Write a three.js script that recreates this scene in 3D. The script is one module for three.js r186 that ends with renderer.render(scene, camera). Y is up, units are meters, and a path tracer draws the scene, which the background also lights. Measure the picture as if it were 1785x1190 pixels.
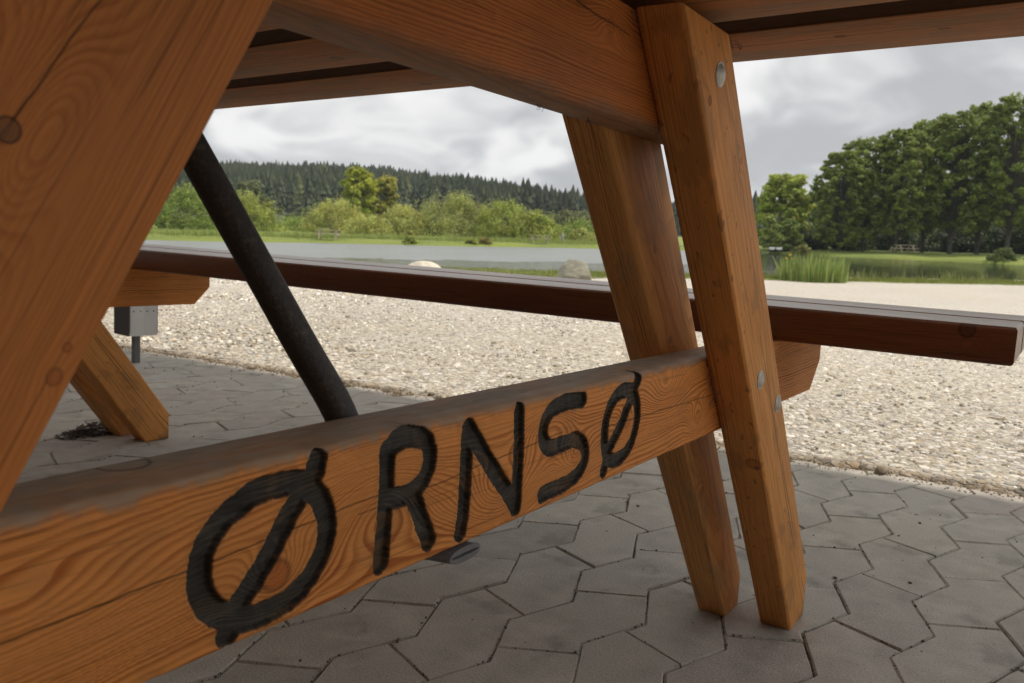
import * as THREE from 'three';
import { mergeGeometries, toCreasedNormals } from 'three/addons/utils/BufferGeometryUtils.js';

// ---------------------------------------------------------------- camera, sky, sun, exposure
const scene = new THREE.Scene();
const camera = new THREE.PerspectiveCamera(43.724, 1024 / 683, 0.03, 3000);
camera.position.set(-0.5495, 0.5536, 0.3441);
camera.rotation.order = 'YXZ';
camera.rotation.set(-0.1288, -0.99172, 0.030);
camera.focus = 0.85; camera.userData.fStop = 16;
camera.updateMatrixWorld();

const SUN_AZ = [0.746, 0.667], SUN_EL = 54 * Math.PI / 180;
const sunDir = new THREE.Vector3(SUN_AZ[0] * Math.cos(SUN_EL), Math.sin(SUN_EL), SUN_AZ[1] * Math.cos(SUN_EL)).normalize();
const sun = new THREE.DirectionalLight(0xfff2e2, 3.7);
sun.position.copy(sunDir).multiplyScalar(80); sun.castShadow = true;
sun.shadow.mapSize.set(4096, 4096);
Object.assign(sun.shadow.camera, { left: -40, right: 40, top: 40, bottom: -40, near: 1, far: 300 });
sun.shadow.radius = 1.6;
scene.add(sun); scene.add(sun.target);

const renderer = new THREE.WebGLRenderer({ antialias: true });
renderer.setSize(1024, 683);
renderer.toneMapping = THREE.LinearToneMapping;
renderer.toneMappingExposure = 1.0;
renderer.shadowMap.enabled = true;

// ---------------------------------------------------------------- numbers
function rng(seed) { let a = seed >>> 0; return () => { a = (a + 0x6D2B79F5) | 0; let t = Math.imul(a ^ (a >>> 15), 1 | a); t = (t + Math.imul(t ^ (t >>> 7), 61 | t)) ^ t; return ((t ^ (t >>> 14)) >>> 0) / 4294967296; }; }
const PERM = new Uint8Array(512); { const r = rng(77), p = [...Array(256).keys()]; for (let i = 255; i > 0; i--) { const j = Math.floor(r() * (i + 1)); [p[i], p[j]] = [p[j], p[i]]; } for (let i = 0; i < 512; i++) PERM[i] = p[i & 255]; }
function gr(h, x, y, z) { h &= 15; const u = h < 8 ? x : y, v = h < 4 ? y : h === 12 || h === 14 ? x : z; return ((h & 1) ? -u : u) + ((h & 2) ? -v : v); }
function noise(x, y = 0, z = 0) {
  const fx = Math.floor(x), fy = Math.floor(y), fz = Math.floor(z), X = fx & 255, Y = fy & 255, Z = fz & 255;
  x -= fx; y -= fy; z -= fz;
  const u = x * x * x * (x * (x * 6 - 15) + 10), v = y * y * y * (y * (y * 6 - 15) + 10), w = z * z * z * (z * (z * 6 - 15) + 10);
  const A = PERM[X] + Y, AA = PERM[A] + Z, AB = PERM[A + 1] + Z, B = PERM[X + 1] + Y, BA = PERM[B] + Z, BB = PERM[B + 1] + Z;
  const L = (a, b, t) => a + t * (b - a);
  return L(L(L(gr(PERM[AA], x, y, z), gr(PERM[BA], x - 1, y, z), u), L(gr(PERM[AB], x, y - 1, z), gr(PERM[BB], x - 1, y - 1, z), u), v),
    L(L(gr(PERM[AA + 1], x, y, z - 1), gr(PERM[BA + 1], x - 1, y, z - 1), u), L(gr(PERM[AB + 1], x, y - 1, z - 1), gr(PERM[BB + 1], x - 1, y - 1, z - 1), u), v), w);
}
function fbm(x, y, z, o = 4) { let s = 0, a = 0.5; for (let i = 0; i < o; i++) { s += a * noise(x, y, z); x = x * 2.03 + 11.3; y = y * 2.03 + 5.7; z = z * 2.03 + 3.1; a *= 0.5; } return s; }
const clamp = (v, a = 0, b = 1) => Math.min(b, Math.max(a, v));
const sstep = (a, b, v) => { const t = clamp((v - a) / (b - a)); return t * t * (3 - 2 * t); };
const lerp = (a, b, t) => a + (b - a) * t;
const SRGB = new Uint8Array(4097); for (let i = 0; i <= 4096; i++) { const l = i / 4096; SRGB[i] = Math.round(255 * (l <= 0.0031308 ? 12.92 * l : 1.055 * Math.pow(l, 1 / 2.4) - 0.055)); }
const s8 = l => SRGB[Math.round(clamp(l) * 4096)];
function dataTex(arr, w, h, srgb, repeat) {
  const t = new THREE.DataTexture(arr, w, h, THREE.RGBAFormat, THREE.UnsignedByteType);
  if (srgb) t.colorSpace = THREE.SRGBColorSpace;
  t.magFilter = THREE.LinearFilter; t.minFilter = THREE.LinearMipmapLinearFilter; t.generateMipmaps = true; t.anisotropy = 8;
  t.wrapS = t.wrapT = repeat ? THREE.RepeatWrapping : THREE.ClampToEdgeWrapping; t.needsUpdate = true; return t;
}

// ---------------------------------------------------------------- the sky: broken overcast
{
  const W = 2048, H = 1024, a = new Float32Array(W * H * 4);
  for (let j = 0; j < H; j++) {
    const el = ((j + 0.5) / H - 0.5) * Math.PI, ce = Math.cos(el), se = Math.sin(el);
    for (let i = 0; i < W; i++) {
      const az = ((i + 0.5) / W - 0.5) * 2 * Math.PI, dx = ce * Math.cos(az), dz = ce * Math.sin(az);
      const o = (j * W + i) * 4;
      let r, g, b;
      if (se < -0.02) { r = 0.30; g = 0.29; b = 0.25; }
      else {
        const k = 1 / (Math.max(se, 0) + 0.30), x = dx * k * 2.1, z = dz * k * 2.1;
        const wx = fbm(x * 0.8 + 3, z * 0.8, 5.2, 3) * 1.2, wz = fbm(x * 0.8 + 8, z * 0.8, 9.2, 3) * 1.2;
        const n = fbm(x * 0.9 + wx, z * 0.9 + wz, 1.7, 6), m = fbm(x * 0.45 + 4.4 + wz * .5, z * 0.45 + wx * .5, 8.8, 4);
        const bright = sstep(-0.24, 0.24, n + 0.35 * m);
        const dark = sstep(0.02, 0.26, m - 0.25 * n);
        let L = lerp(0.53, 0.93, bright); L = lerp(L, 0.43, 0.75 * dark);
        L *= lerp(1.0, 1.65, sstep(.22, .85, se));   // an overcast sky is brightest overhead
        const c = clamp((L - 0.43) / 0.43);
        r = L * lerp(0.965, 1.0, c); g = L * lerp(0.995, 1.0, c); b = L * lerp(1.045, 0.995, c);
      }
      a[o] = r; a[o + 1] = g; a[o + 2] = b; a[o + 3] = 1;
    }
  }
  const t = new THREE.DataTexture(a, W, H, THREE.RGBAFormat, THREE.FloatType);
  t.mapping = THREE.EquirectangularReflectionMapping; t.magFilter = THREE.LinearFilter; t.minFilter = THREE.LinearFilter; t.wrapS = THREE.RepeatWrapping; t.needsUpdate = true;
  scene.background = t; scene.environment = t; scene.environmentIntensity = 1;
}

// ---------------------------------------------------------------- helpers
const used = {};
function numbered(n) { const k = used[n] = (used[n] ?? -1) + 1; return k ? `${n}_${String(k).padStart(3, '0')}` : n; }
function tag(o, label, category, group, kind) { if (label) o.userData.label = label; if (category) o.userData.category = category; if (group) o.userData.group = group; if (kind) o.userData.kind = kind; return o; }
function shade(o) { o.traverse(m => { if (m.isMesh) { m.castShadow = true; m.receiveShadow = true; } }); return o; }
function thing(name, label, category, group) { const o = new THREE.Group(); o.name = numbered(name); scene.add(o); return tag(o, label, category, group); }
function part(name, geo, mat, parent, label) { const m = new THREE.Mesh(geo, mat); m.name = name; m.castShadow = m.receiveShadow = true; parent.add(m); if (label) m.userData.label = label; return m; }
function structure(name, geo, mat) { const m = new THREE.Mesh(geo, mat); m.name = numbered(name); m.castShadow = m.receiveShadow = true; scene.add(m); m.userData.kind = 'structure'; return m; }
function copy(root, label) { const c = root.clone(); c.name = numbered(root.name.replace(/_\d{3}$/, '')); c.userData = { ...root.userData }; if (label) c.userData.label = label; scene.add(c); return c; }
// the paving falls a little towards the lake: the table and its paving share this tilt
const QT = new THREE.Quaternion(0.008054, -0.001603, -0.011212, 0.999903).normalize();
const tilt = o => { o.quaternion.copy(QT); return o; };
const planeY = (x, z) => -(0.0223958 * x + 0.0161427 * z) / 0.99962;
const CX = -0.5495, CZ = 0.3441, FX = 0.8368, FZ = -0.5476;
const fwd = (x, z) => (x - CX) * FX + (z - CZ) * FZ;
// ground height: the tilted plane near the table easing to the lake shore
const gH = (x, z) => lerp(planeY(x, z), -0.82, sstep(5, 28, fwd(x, z)));
// horizontal bearing of a column of the photograph, and a place at distance d along it
function dirPx(px) { const k = (px - 892.5) / 1483; const v = [FX - FZ * k, FZ + FX * k]; const l = Math.hypot(...v); return [v[0] / l, v[1] / l, l]; }
function pos(px, d, y = 0) { const [a, b, l] = dirPx(px); return new THREE.Vector3(CX + a * d * l, y, CZ + b * d * l); }   // d = depth in metres along the view axis
const horizonY = px => 403 + 0.030 * (px - 892.5);
const heightAt = (px, py, d) => 0.5536 + (horizonY(px) - py) / 1483 * d;

// ---------------------------------------------------------------- wood
// a board's faces are unrolled along its perimeter: front, top, back, bottom
function faceS(l, t, q, nt, nq, h, w) {
  if (Math.abs(nq) >= Math.abs(nt)) return nq > 0 ? t + h / 2 : h + w + (h / 2 - t);
  return nt > 0 ? h + (w / 2 - q) : 2 * h + w + (q + w / 2);
}
function woodTex(c) {
  const { x0, x1, h, w, W = 2048, res = 1700, pith = [-0.09, -0.05], tiltP = [0, 0], ring = 0.0045, early, late, contrast = 1, knots = [], cracks = [], dustShading, seed = 1, warp = 0.006, blotch = 0.18, fibre = 0.12, paint, only, fc = [1, 1, 1, 1] } = c;
  const P = only ? only[1] - only[0] : 2 * (h + w), S0 = only ? only[0] : 0, H = Math.min(2048, Math.max(32, Math.round(P * res)));
  const a = new Uint8Array(W * H * 4), bm = new Uint8Array(W * H * 4), so = seed * 17.37;
  for (let j = 0; j < H; j++) {
    const s = S0 + (j + 0.5) / H * P; let t, q, f;
    if (s < h) { t = s - h / 2; q = w / 2; f = 0; } else if (s < h + w) { t = h / 2; q = w / 2 - (s - h); f = 1; } else if (s < 2 * h + w) { t = h / 2 - (s - h - w); q = -w / 2; f = 2; } else { t = -h / 2; q = -w / 2 + (s - 2 * h - w); f = 3; }
    for (let i = 0; i < W; i++) {
      const l = x0 + (i + 0.5) / W * (x1 - x0);
      let dt = t - pith[0] - tiltP[0] * l + warp * 2.2 * noise(l * 2.1 + so, t * 3, q * 3), dq = q - pith[1] - tiltP[1] * l + warp * 2.2 * noise(l * 2.3 + so + 40, t * 3, q * 3);
      let r = Math.hypot(dt, dq) + warp * 0.40 * noise(l * 7 + so, t * 24, q * 24) + warp * 0.12 * noise(l * 40 + so, t * 90, q * 90);
      let kd = 0, kr = 0;
      for (const k of knots) {
        const ex = (l - k[0]) / (k[4] || 1.5), ey = t - k[1], ez = (q - k[2]) * 0.8, d2 = ex * ex + ey * ey + ez * ez, R = k[3];
        if (d2 < R * R * 40) {
          r += (k[5] ?? 1) * R * 1.5 * Math.exp(-d2 / (R * R * 5));
          const d = Math.sqrt(((l - k[0]) ** 2) / 1.3 + ey * ey + ez * ez);
          const kk = sstep(R * 1.05, R * 0.75, d); kd = Math.max(kd, kk * (k[6] ?? 1)); kr = Math.max(kr, Math.exp(-(((d - R * 0.95) / (R * 0.16)) ** 2)) * (k[6] ?? 1));
        }
      }
      const p0 = r / ring, ph = p0 + 1.9 * noise(p0 * .16 + so, 3.3) , rn = Math.floor(ph), fr = ph - rn, str = 0.55 + 0.45 * (((PERM[(rn + 512 + seed * 7) & 255]) / 255));
      let lw = sstep(0.25, 0.82, fr) * (1 - sstep(0.90, 1.0, fr)) * str;
      const fib = noise(l * 20 + so, t * 800, q * 800) + 0.8 * noise(l * 90, t * 2100, q * 2100), streak = sstep(.30, .55, noise(l * 9 + so, t * 1100, q * 1100 + 50));
      const bl = fbm(l * 4 + so, t * 14, q * 14, 3);
      lw = clamp((lw * (.80 + .75 * noise(l * 2.5 + so, t * 40, q * 40)) + fib * 0.14) * contrast * fc[f]);
      const br = 1 + blotch * 1.6 * bl + fibre * 1.3 * fib + .05 * noise(l * 7 + so, t * 160, q * 160);
      let R = lerp(early[0], late[0], lw) * br, G = lerp(early[1], late[1], lw) * br, B = lerp(early[2], late[2], lw) * br; { const e = 1 - .38 * streak; R *= e; G *= e * .97; B *= e * .95; } let hgt = 0.5 + 0.35 * lw + 0.12 * fib;
      if (kd > 0 || kr > 0.02) { const kc = 0.5 + 0.3 * noise(l * 300, t * 300, q * 300); R = lerp(R, late[0] * (0.75 + kc * .5), kd * 0.75); G = lerp(G, late[1] * (0.6 + kc * .5), kd * 0.75); B = lerp(B, late[2] * (0.6 + kc * .5), kd * 0.75); const e = 1 - 0.6 * kr; R *= e; G *= e; B *= e; hgt -= .2 * kr; }
      for (const k of cracks) {     // [face, l0, t0, l1, t1, width]
        if (k[0] !== f) continue; const tt = f % 2 ? q : t; if (l < k[1] || l > k[3]) continue;
        const u = (l - k[1]) / (k[3] - k[1]), cy = lerp(k[2], k[4], u) + 0.0016 * noise(l * 22 + so) + 0.0005 * noise(l * 120), wd = k[5] * (0.35 + 0.65 * Math.sin(Math.PI * u)) * (0.75 + 0.5 * noise(l * 60 + 9));
        const cc = sstep(wd + 0.0005, wd * 0.4, Math.abs(tt - cy)); const e = 1 - 0.85 * cc; R *= e; G *= e; B *= e; hgt -= 0.22 * cc;
      }
      if (dustShading) { const d = dustShading(l, t, q, f, fib); if (d) { const dn = 1 + 0.25 * noise(l * 60, t * 60, q * 200) + .12 * fib; R = lerp(R, d[0] * dn, d[3]); G = lerp(G, d[1] * dn, d[3]); B = lerp(B, d[2] * dn, d[3]); hgt = lerp(hgt, 0.55, d[3] * 0.7); } }
      if (paint) { const d = paint(l, t, q, f, lw, fib); if (d) { R = lerp(R, d[0], d[3]); G = lerp(G, d[1], d[3]); B = lerp(B, d[2], d[3]); } }
      const o = (j * W + i) * 4; a[o] = s8(R); a[o + 1] = s8(G); a[o + 2] = s8(B); a[o + 3] = 255;
      bm[o] = bm[o + 1] = bm[o + 2] = Math.round(255 * clamp(hgt)); bm[o + 3] = 255;
    }
  }
  return { map: dataTex(a, W, H, true), bump: dataTex(bm, W, H, false), x0, x1, h, w, S0, P };
}
const woodMat = (t, rough = 0.6, bs = 0.0006, extra = {}) => new THREE.MeshPhysicalMaterial({ map: t.map, bumpMap: t.bump, bumpScale: bs, roughness: rough, specularIntensity: .45, ...extra });
// a board: polygon in (l, t) drawn in the plane of its broad face, thickness w along q; returned in table axes
function board(poly, w, tex, el, eq, origin, r = 0.004, tOff = 0) {
  const sh = new THREE.Shape(poly.map(p => new THREE.Vector2(p[0], p[1])));
  let g = new THREE.ExtrudeGeometry(sh, { depth: w - 2 * r, bevelEnabled: true, bevelThickness: r, bevelSize: r, bevelOffset: -r, bevelSegments: 3, steps: 1 });
  g.translate(0, 0, -(w / 2 - r));
  g = toCreasedNormals(g, 0.75);
  const p = g.attributes.position, uv = new Float32Array(p.count * 2), A = new THREE.Vector3(), B = new THREE.Vector3(), C = new THREE.Vector3(), N = new THREE.Vector3();
  for (let i = 0; i < p.count; i += 3) {
    A.fromBufferAttribute(p, i); B.fromBufferAttribute(p, i + 1); C.fromBufferAttribute(p, i + 2);
    N.copy(B).sub(A).cross(C.clone().sub(A)).normalize();
    for (let k = 0; k < 3; k++) {
      const l = p.getX(i + k), t = p.getY(i + k) - tOff, q = p.getZ(i + k);
      uv[(i + k) * 2] = (l - tex.x0) / (tex.x1 - tex.x0);
      uv[(i + k) * 2 + 1] = (faceS(l, t, q, Math.abs(N.x) > 0.9 ? 0 : N.y, N.z, tex.h, tex.w) - tex.S0) / tex.P;
    }
  }
  g.setAttribute('uv', new THREE.BufferAttribute(uv, 2));
  const L = new THREE.Vector3(...el).normalize(), Q = new THREE.Vector3(...eq).normalize(), T = Q.clone().cross(L);
  g.applyMatrix4(new THREE.Matrix4().makeBasis(L, T, Q).setPosition(...origin));
  return g;
}

// ---------------------------------------------------------------- the lake, its banks and the ground
const WATER = -0.92;
const curve = pts => x => { if (x <= pts[0][0]) return pts[0][1]; for (let i = 1; i < pts.length; i++) if (x <= pts[i][0]) { const t = (x - pts[i - 1][0]) / (pts[i][0] - pts[i - 1][0]); return lerp(pts[i - 1][1], pts[i][1], t * t * (3 - 2 * t)); } return pts[pts.length - 1][1]; };
const nearShore = curve([[-600, 28], [270, 29.5], [762, 30], [1033, 30.2], [1337, 30.2], [1616, 31.5], [1785, 33], [2600, 38]]);
const farShore = curve([[-600, 60], [270, 65], [700, 75], [1042, 85], [1300, 92], [1472, 82], [1600, 78], [1759, 70], [2000, 62], [2600, 55]]);
const gravelEnd = curve([[-600, 20], [600, 20], [850, 16.5], [945, 16.5], [965, 26], [1337, 28.5], [1530, 29], [1785, 30], [2600, 33]]);

function paintStones(W, tile, seed, n, rmin, rmax, base, cols) {   // a sheet of small stones, wrapping
  const r = rng(seed), col = new Float32Array(W * W * 3), hgt = new Float32Array(W * W);
  for (let j = 0; j < W; j++) for (let i = 0; i < W; i++) { const k = j * W + i, m = 1 + 0.22 * noise(i / 9, j / 9, seed) + 0.16 * noise(i / 2.3, j / 2.3, seed + 3); col[k * 3] = base[0] * m; col[k * 3 + 1] = base[1] * m; col[k * 3 + 2] = base[2] * m; hgt[k] = 0.1 + 0.05 * noise(i / 3, j / 3, 7); }
  for (let s = 0; s < n; s++) {
    const R = lerp(rmin, rmax, Math.pow(r(), 2.2)) / tile * W, cx = r() * W, cy = r() * W, an = r() * 3.14, el = 0.5 + 0.5 * r(), ca = Math.cos(an), sa = Math.sin(an), c = cols[Math.floor(r() * cols.length)], br = 0.75 + 0.5 * r(), sq = 2 + r() * 2;
    for (let y = Math.floor(cy - R); y <= cy + R; y++) for (let x = Math.floor(cx - R); x <= cx + R; x++) {
      const dx = x - cx, dy = y - cy, u = (dx * ca + dy * sa) / R, v = (-dx * sa + dy * ca) / (R * el), d = Math.pow(Math.abs(u), sq) + Math.pow(Math.abs(v), sq);
      if (d > 1) continue; const k = ((y % W + W) % W) * W + (x % W + W) % W, hh = 0.25 + 0.55 * Math.min(1, R / 14) * (1 - d * d) ;
      if (hh < hgt[k] - 0.15) continue; hgt[k] = hh; const m = br * (1 + 0.12 * noise(x / 2, y / 2, s)); for (let q = 0; q < 3; q++) col[k * 3 + q] = c[q] * m;
    }
  }
  const a = new Uint8Array(W * W * 4), b = new Uint8Array(W * W * 4);
  for (let k = 0; k < W * W; k++) { for (let q = 0; q < 3; q++) { a[k * 4 + q] = s8(col[k * 3 + q]); b[k * 4 + q] = 255 * clamp(hgt[k]); } a[k * 4 + 3] = b[k * 4 + 3] = 255; }
  return [dataTex(a, W, W, true, true), dataTex(b, W, W, false, true)];
}
const stoneCols = [[.58, .55, .48], [.68, .66, .61], [.52, .48, .40], [.42, .37, .30], [.74, .73, .69], [.30, .26, .20], [.50, .42, .31], [.30, .29, .27], [.62, .59, .53], [.66, .63, .56]];
const [gravMap, gravBump] = paintStones(1024, 1.4, 11, 13000, 0.003, 0.016, [.48, .445, .375], stoneCols);
const edgeX = z => 1.752 + 0.072 * z + 0.018 * noise(z * 2.1, 3.3) + 0.016 * noise(z * 9, 1.3) + 0.010 * noise(z * 31, 7.3);

{ // gravel: one sheet, fine beside the paving, running out to the shore
  const axis = (a, b, fine, lo, hi) => { const o = []; let s = fine; for (let x = a; x <= b; x += fine) o.push(x); let x = b; while (x < hi) { s *= 1.09; x += s; o.push(x); } s = fine; x = a; const pre = []; while (x > lo) { s *= 1.12; x -= s; pre.unshift(x); } return [...pre, ...o]; };
  const xs = axis(1.45, 2.6, 0.025, -60, 60), zs = axis(-3.6, 1.4, 0.03, -70, 60), nx = xs.length, nz = zs.length;
  const p = [], c = [], uv = [], idx = [];
  for (const z of zs) for (const x of xs) {
    const e = x - edgeX(z), on = sstep(-0.015, 0.05, e), far = sstep(1, 6, e);
    p.push(x, gH(x, z) + lerp(-0.008, 0.010 + 0.006 * noise(x * 7, z * 7) + 0.02 * far * fbm(x * .6, z * .6, 2, 3), on), z);
    const dirt = sstep(0.10, 0.0, e) * 0.9, sand = sstep(-0.05, 0.35, fbm(x * 0.7, z * 0.7, 4.4, 4)) * 0.5;
    const m = 0.88 + 0.14 * fbm(x * 0.35, z * 0.35, 9, 4);
    const g = [m, m * lerp(1, 0.97, sand), m * lerp(1, 0.90, sand)], d = [0.30, 0.24, 0.17];
    c.push(lerp(g[0], d[0], dirt), lerp(g[1], d[1], dirt), lerp(g[2], d[2], dirt)); uv.push(x / 1.4, z / 1.4);
  }
  for (let j = 0; j < nz - 1; j++) for (let i = 0; i < nx - 1; i++) {
    const x = xs[i], z = zs[j], f = fwd(x, z); if (f > 5) { const px = 892.5 + 1483 * ((x - CX) * -FZ + (z - CZ) * FX) / f; if (f > gravelEnd(px) + 2.5) continue; }
    const k = j * nx + i; idx.push(k, k + nx, k + 1, k + 1, k + nx, k + nx + 1);
  }
  const g = new THREE.BufferGeometry(); g.setAttribute('position', new THREE.Float32BufferAttribute(p, 3)); g.setAttribute('color', new THREE.Float32BufferAttribute(c, 3)); g.setAttribute('uv', new THREE.Float32BufferAttribute(uv, 2)); g.setIndex(idx); g.computeVertexNormals();
  structure('gravel_ground', g, new THREE.MeshStandardMaterial({ map: gravMap, bumpMap: gravBump, bumpScale: 0.012, vertexColors: true, roughness: 0.95 }));
}
// strip(name, rows): a sheet between curves; rows give depth d(px) and height y(px, x, z)
function strip(pxs, rows, color, uvs = 1) {
  const p = [], c = [], uv = [], idx = [], n = pxs.length;
  rows.forEach(r => pxs.forEach(px => { const v = pos(px, r.d(px)); v.y = r.y(px, v.x, v.z); p.push(v.x, v.y, v.z); c.push(...color(px, v.x, v.z, r)); uv.push(v.x / uvs, v.z / uvs); }));
  for (let j = 0; j < rows.length - 1; j++) for (let i = 0; i < n - 1; i++) { const k = j * n + i; idx.push(k, k + 1, k + n, k + 1, k + n + 1, k + n); }
  const g = new THREE.BufferGeometry(); g.setAttribute('position', new THREE.Float32BufferAttribute(p, 3)); g.setAttribute('color', new THREE.Float32BufferAttribute(c, 3)); g.setAttribute('uv', new THREE.Float32BufferAttribute(uv, 2)); g.setIndex(idx); g.computeVertexNormals(); return g;
}
const range = (a, b, s) => { const o = []; for (let x = a; x <= b; x += s) o.push(x); return o; };
function grassTex(seed) { const W = 512, a = new Uint8Array(W * W * 4), b = new Uint8Array(W * W * 4); for (let j = 0; j < W; j++) for (let i = 0; i < W; i++) { const n = noise(i / 3, j / 3, seed), m = noise(i / 16, j / 16, seed + 2), f = clamp(0.62 + 0.3 * n + 0.25 * m), o = (j * W + i) * 4; a[o] = s8(f); a[o + 1] = s8(f); a[o + 2] = s8(f * .9); a[o + 3] = 255; b[o] = b[o + 1] = b[o + 2] = 255 * f; b[o + 3] = 255; } return [dataTex(a, W, W, true, true), dataTex(b, W, W, false, true)]; }
const [grMap, grBump] = grassTex(4);
const grassMat = new THREE.MeshStandardMaterial({ map: grMap, bumpMap: grBump, bumpScale: 0.06, vertexColors: true, roughness: 0.9 });
const nearBankY = (px, x, z) => gH(x, z) + 0.035 + 0.03 * noise(x * .8, z * .8);
{
  const pxs = range(-1000, 2600, 12), rows = [];
  for (let k = 0; k <= 10; k++) rows.push({ k, d: px => lerp(gravelEnd(px) + 0.25 * noise(px * .05, 2) - .1, nearShore(px), k / 10), y: (px, x, z) => nearBankY(px, x, z) - (k === 0 ? 0.05 : 0) });
  rows.push({ k: 11, d: px => nearShore(px) + 0.5, y: () => WATER - 0.35 });
  const g = strip(pxs, rows, (px, x, z, r) => { const d = fwd(x, z), n = fbm(x * .5, z * .5, 3, 3), pathy = sstep(0.9, 0.3, Math.abs(d - (22.5 + 1.2 * Math.sin(px * .004)))) * (px < 1100 ? 1 : 0) * .8, g = [0.24 + .1 * n, 0.28 + .08 * n, 0.055]; return [lerp(g[0], .5, pathy), lerp(g[1], .42, pathy), lerp(g[2], .28, pathy)]; }, 1.5);
  structure('near_bank', g, grassMat);
}
{
  const pxs = range(-1000, 2800, 14), rows = [{ d: px => farShore(px) - 0.8, y: () => WATER - 0.4 }, { d: px => farShore(px), y: () => WATER + 0.16 }];
  for (const e of [1, 3, 6, 10, 16, 25, 40, 70, 110, 170]) rows.push({ d: px => farShore(px) + e, y: (px, x, z) => WATER + 0.16 + 0.30 * (1 - Math.exp(-e / 5)) + 0.006 * e + 0.12 * noise(x * .15, z * .15) });
  const g = strip(pxs, rows, (px, x, z) => { const n = fbm(x * .12, z * .12, 6, 4); return [0.27 + .12 * n, 0.34 + .1 * n, 0.06]; }, 3);
  structure('far_bank', g, grassMat);
}
{ // water
  const W = 1024, b = new Uint8Array(W * W * 4);
  for (let j = 0; j < W; j++) for (let i = 0; i < W; i++) { const u = i / W * 2 * Math.PI, v = j / W * 2 * Math.PI; const a1 = noise(6 * Math.cos(u) + 30, 6 * Math.sin(u), 6 * Math.cos(v) + 6 * Math.sin(v) * .3), a2 = noise(i / 14, j / 14, 5) * Math.min(1, i / 60, j / 60, (W - i) / 60, (W - j) / 60), f = clamp(0.5 + .35 * a1 + .4 * a2), o = (j * W + i) * 4; b[o] = b[o + 1] = b[o + 2] = 255 * f; b[o + 3] = 255; }
  const bump = dataTex(b, W, W, false, true);
  const mk = (p0, p1, step, t0 = () => 0, t1 = () => 1) => { const pxs = range(p0, p1, step); return strip(pxs, [0, .15, .3, .45, .6, .8, 1].map(t => ({ d: px => lerp(nearShore(px) - 0.6, farShore(px) + 0.8, lerp(t0(px), t1(px), t)), y: () => WATER })), () => [1, 1, 1], 9); };
  const lull = px => .24 + .05 * noise(px * .012, 3) + .03 * noise(px * .06, 8);
  const mat = (ro, bs, c = [.018, .022, .014]) => new THREE.MeshPhysicalMaterial({ color: new THREE.Color().setRGB(...c), roughness: ro, ior: 1.33, bumpMap: bump, bumpScale: bs });
  // wind-ruffled open water on the left with sky reflection painted pale grey into it, a sheltered mirror below the alders on the right
  structure('lake_water', mk(-1000, 1300, 10, lull), mat(0.30, 0.12, [.17, .185, .18])); structure('lake_water', mk(-1000, 1300, 10, () => 0, lull), mat(0.12, 0.03));
  structure('lake_water', mk(1300, 2600, 20), mat(0.04, 0.015));
}
{ // ground under and behind everything, out to the horizon
  const g = new THREE.CircleGeometry(2500, 64); g.rotateX(-Math.PI / 2); g.translate(0, -2.2, 0);
  structure('ground', g, new THREE.MeshStandardMaterial({ color: new THREE.Color().setRGB(.12, .15, .05), roughness: 1 }));
}
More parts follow.
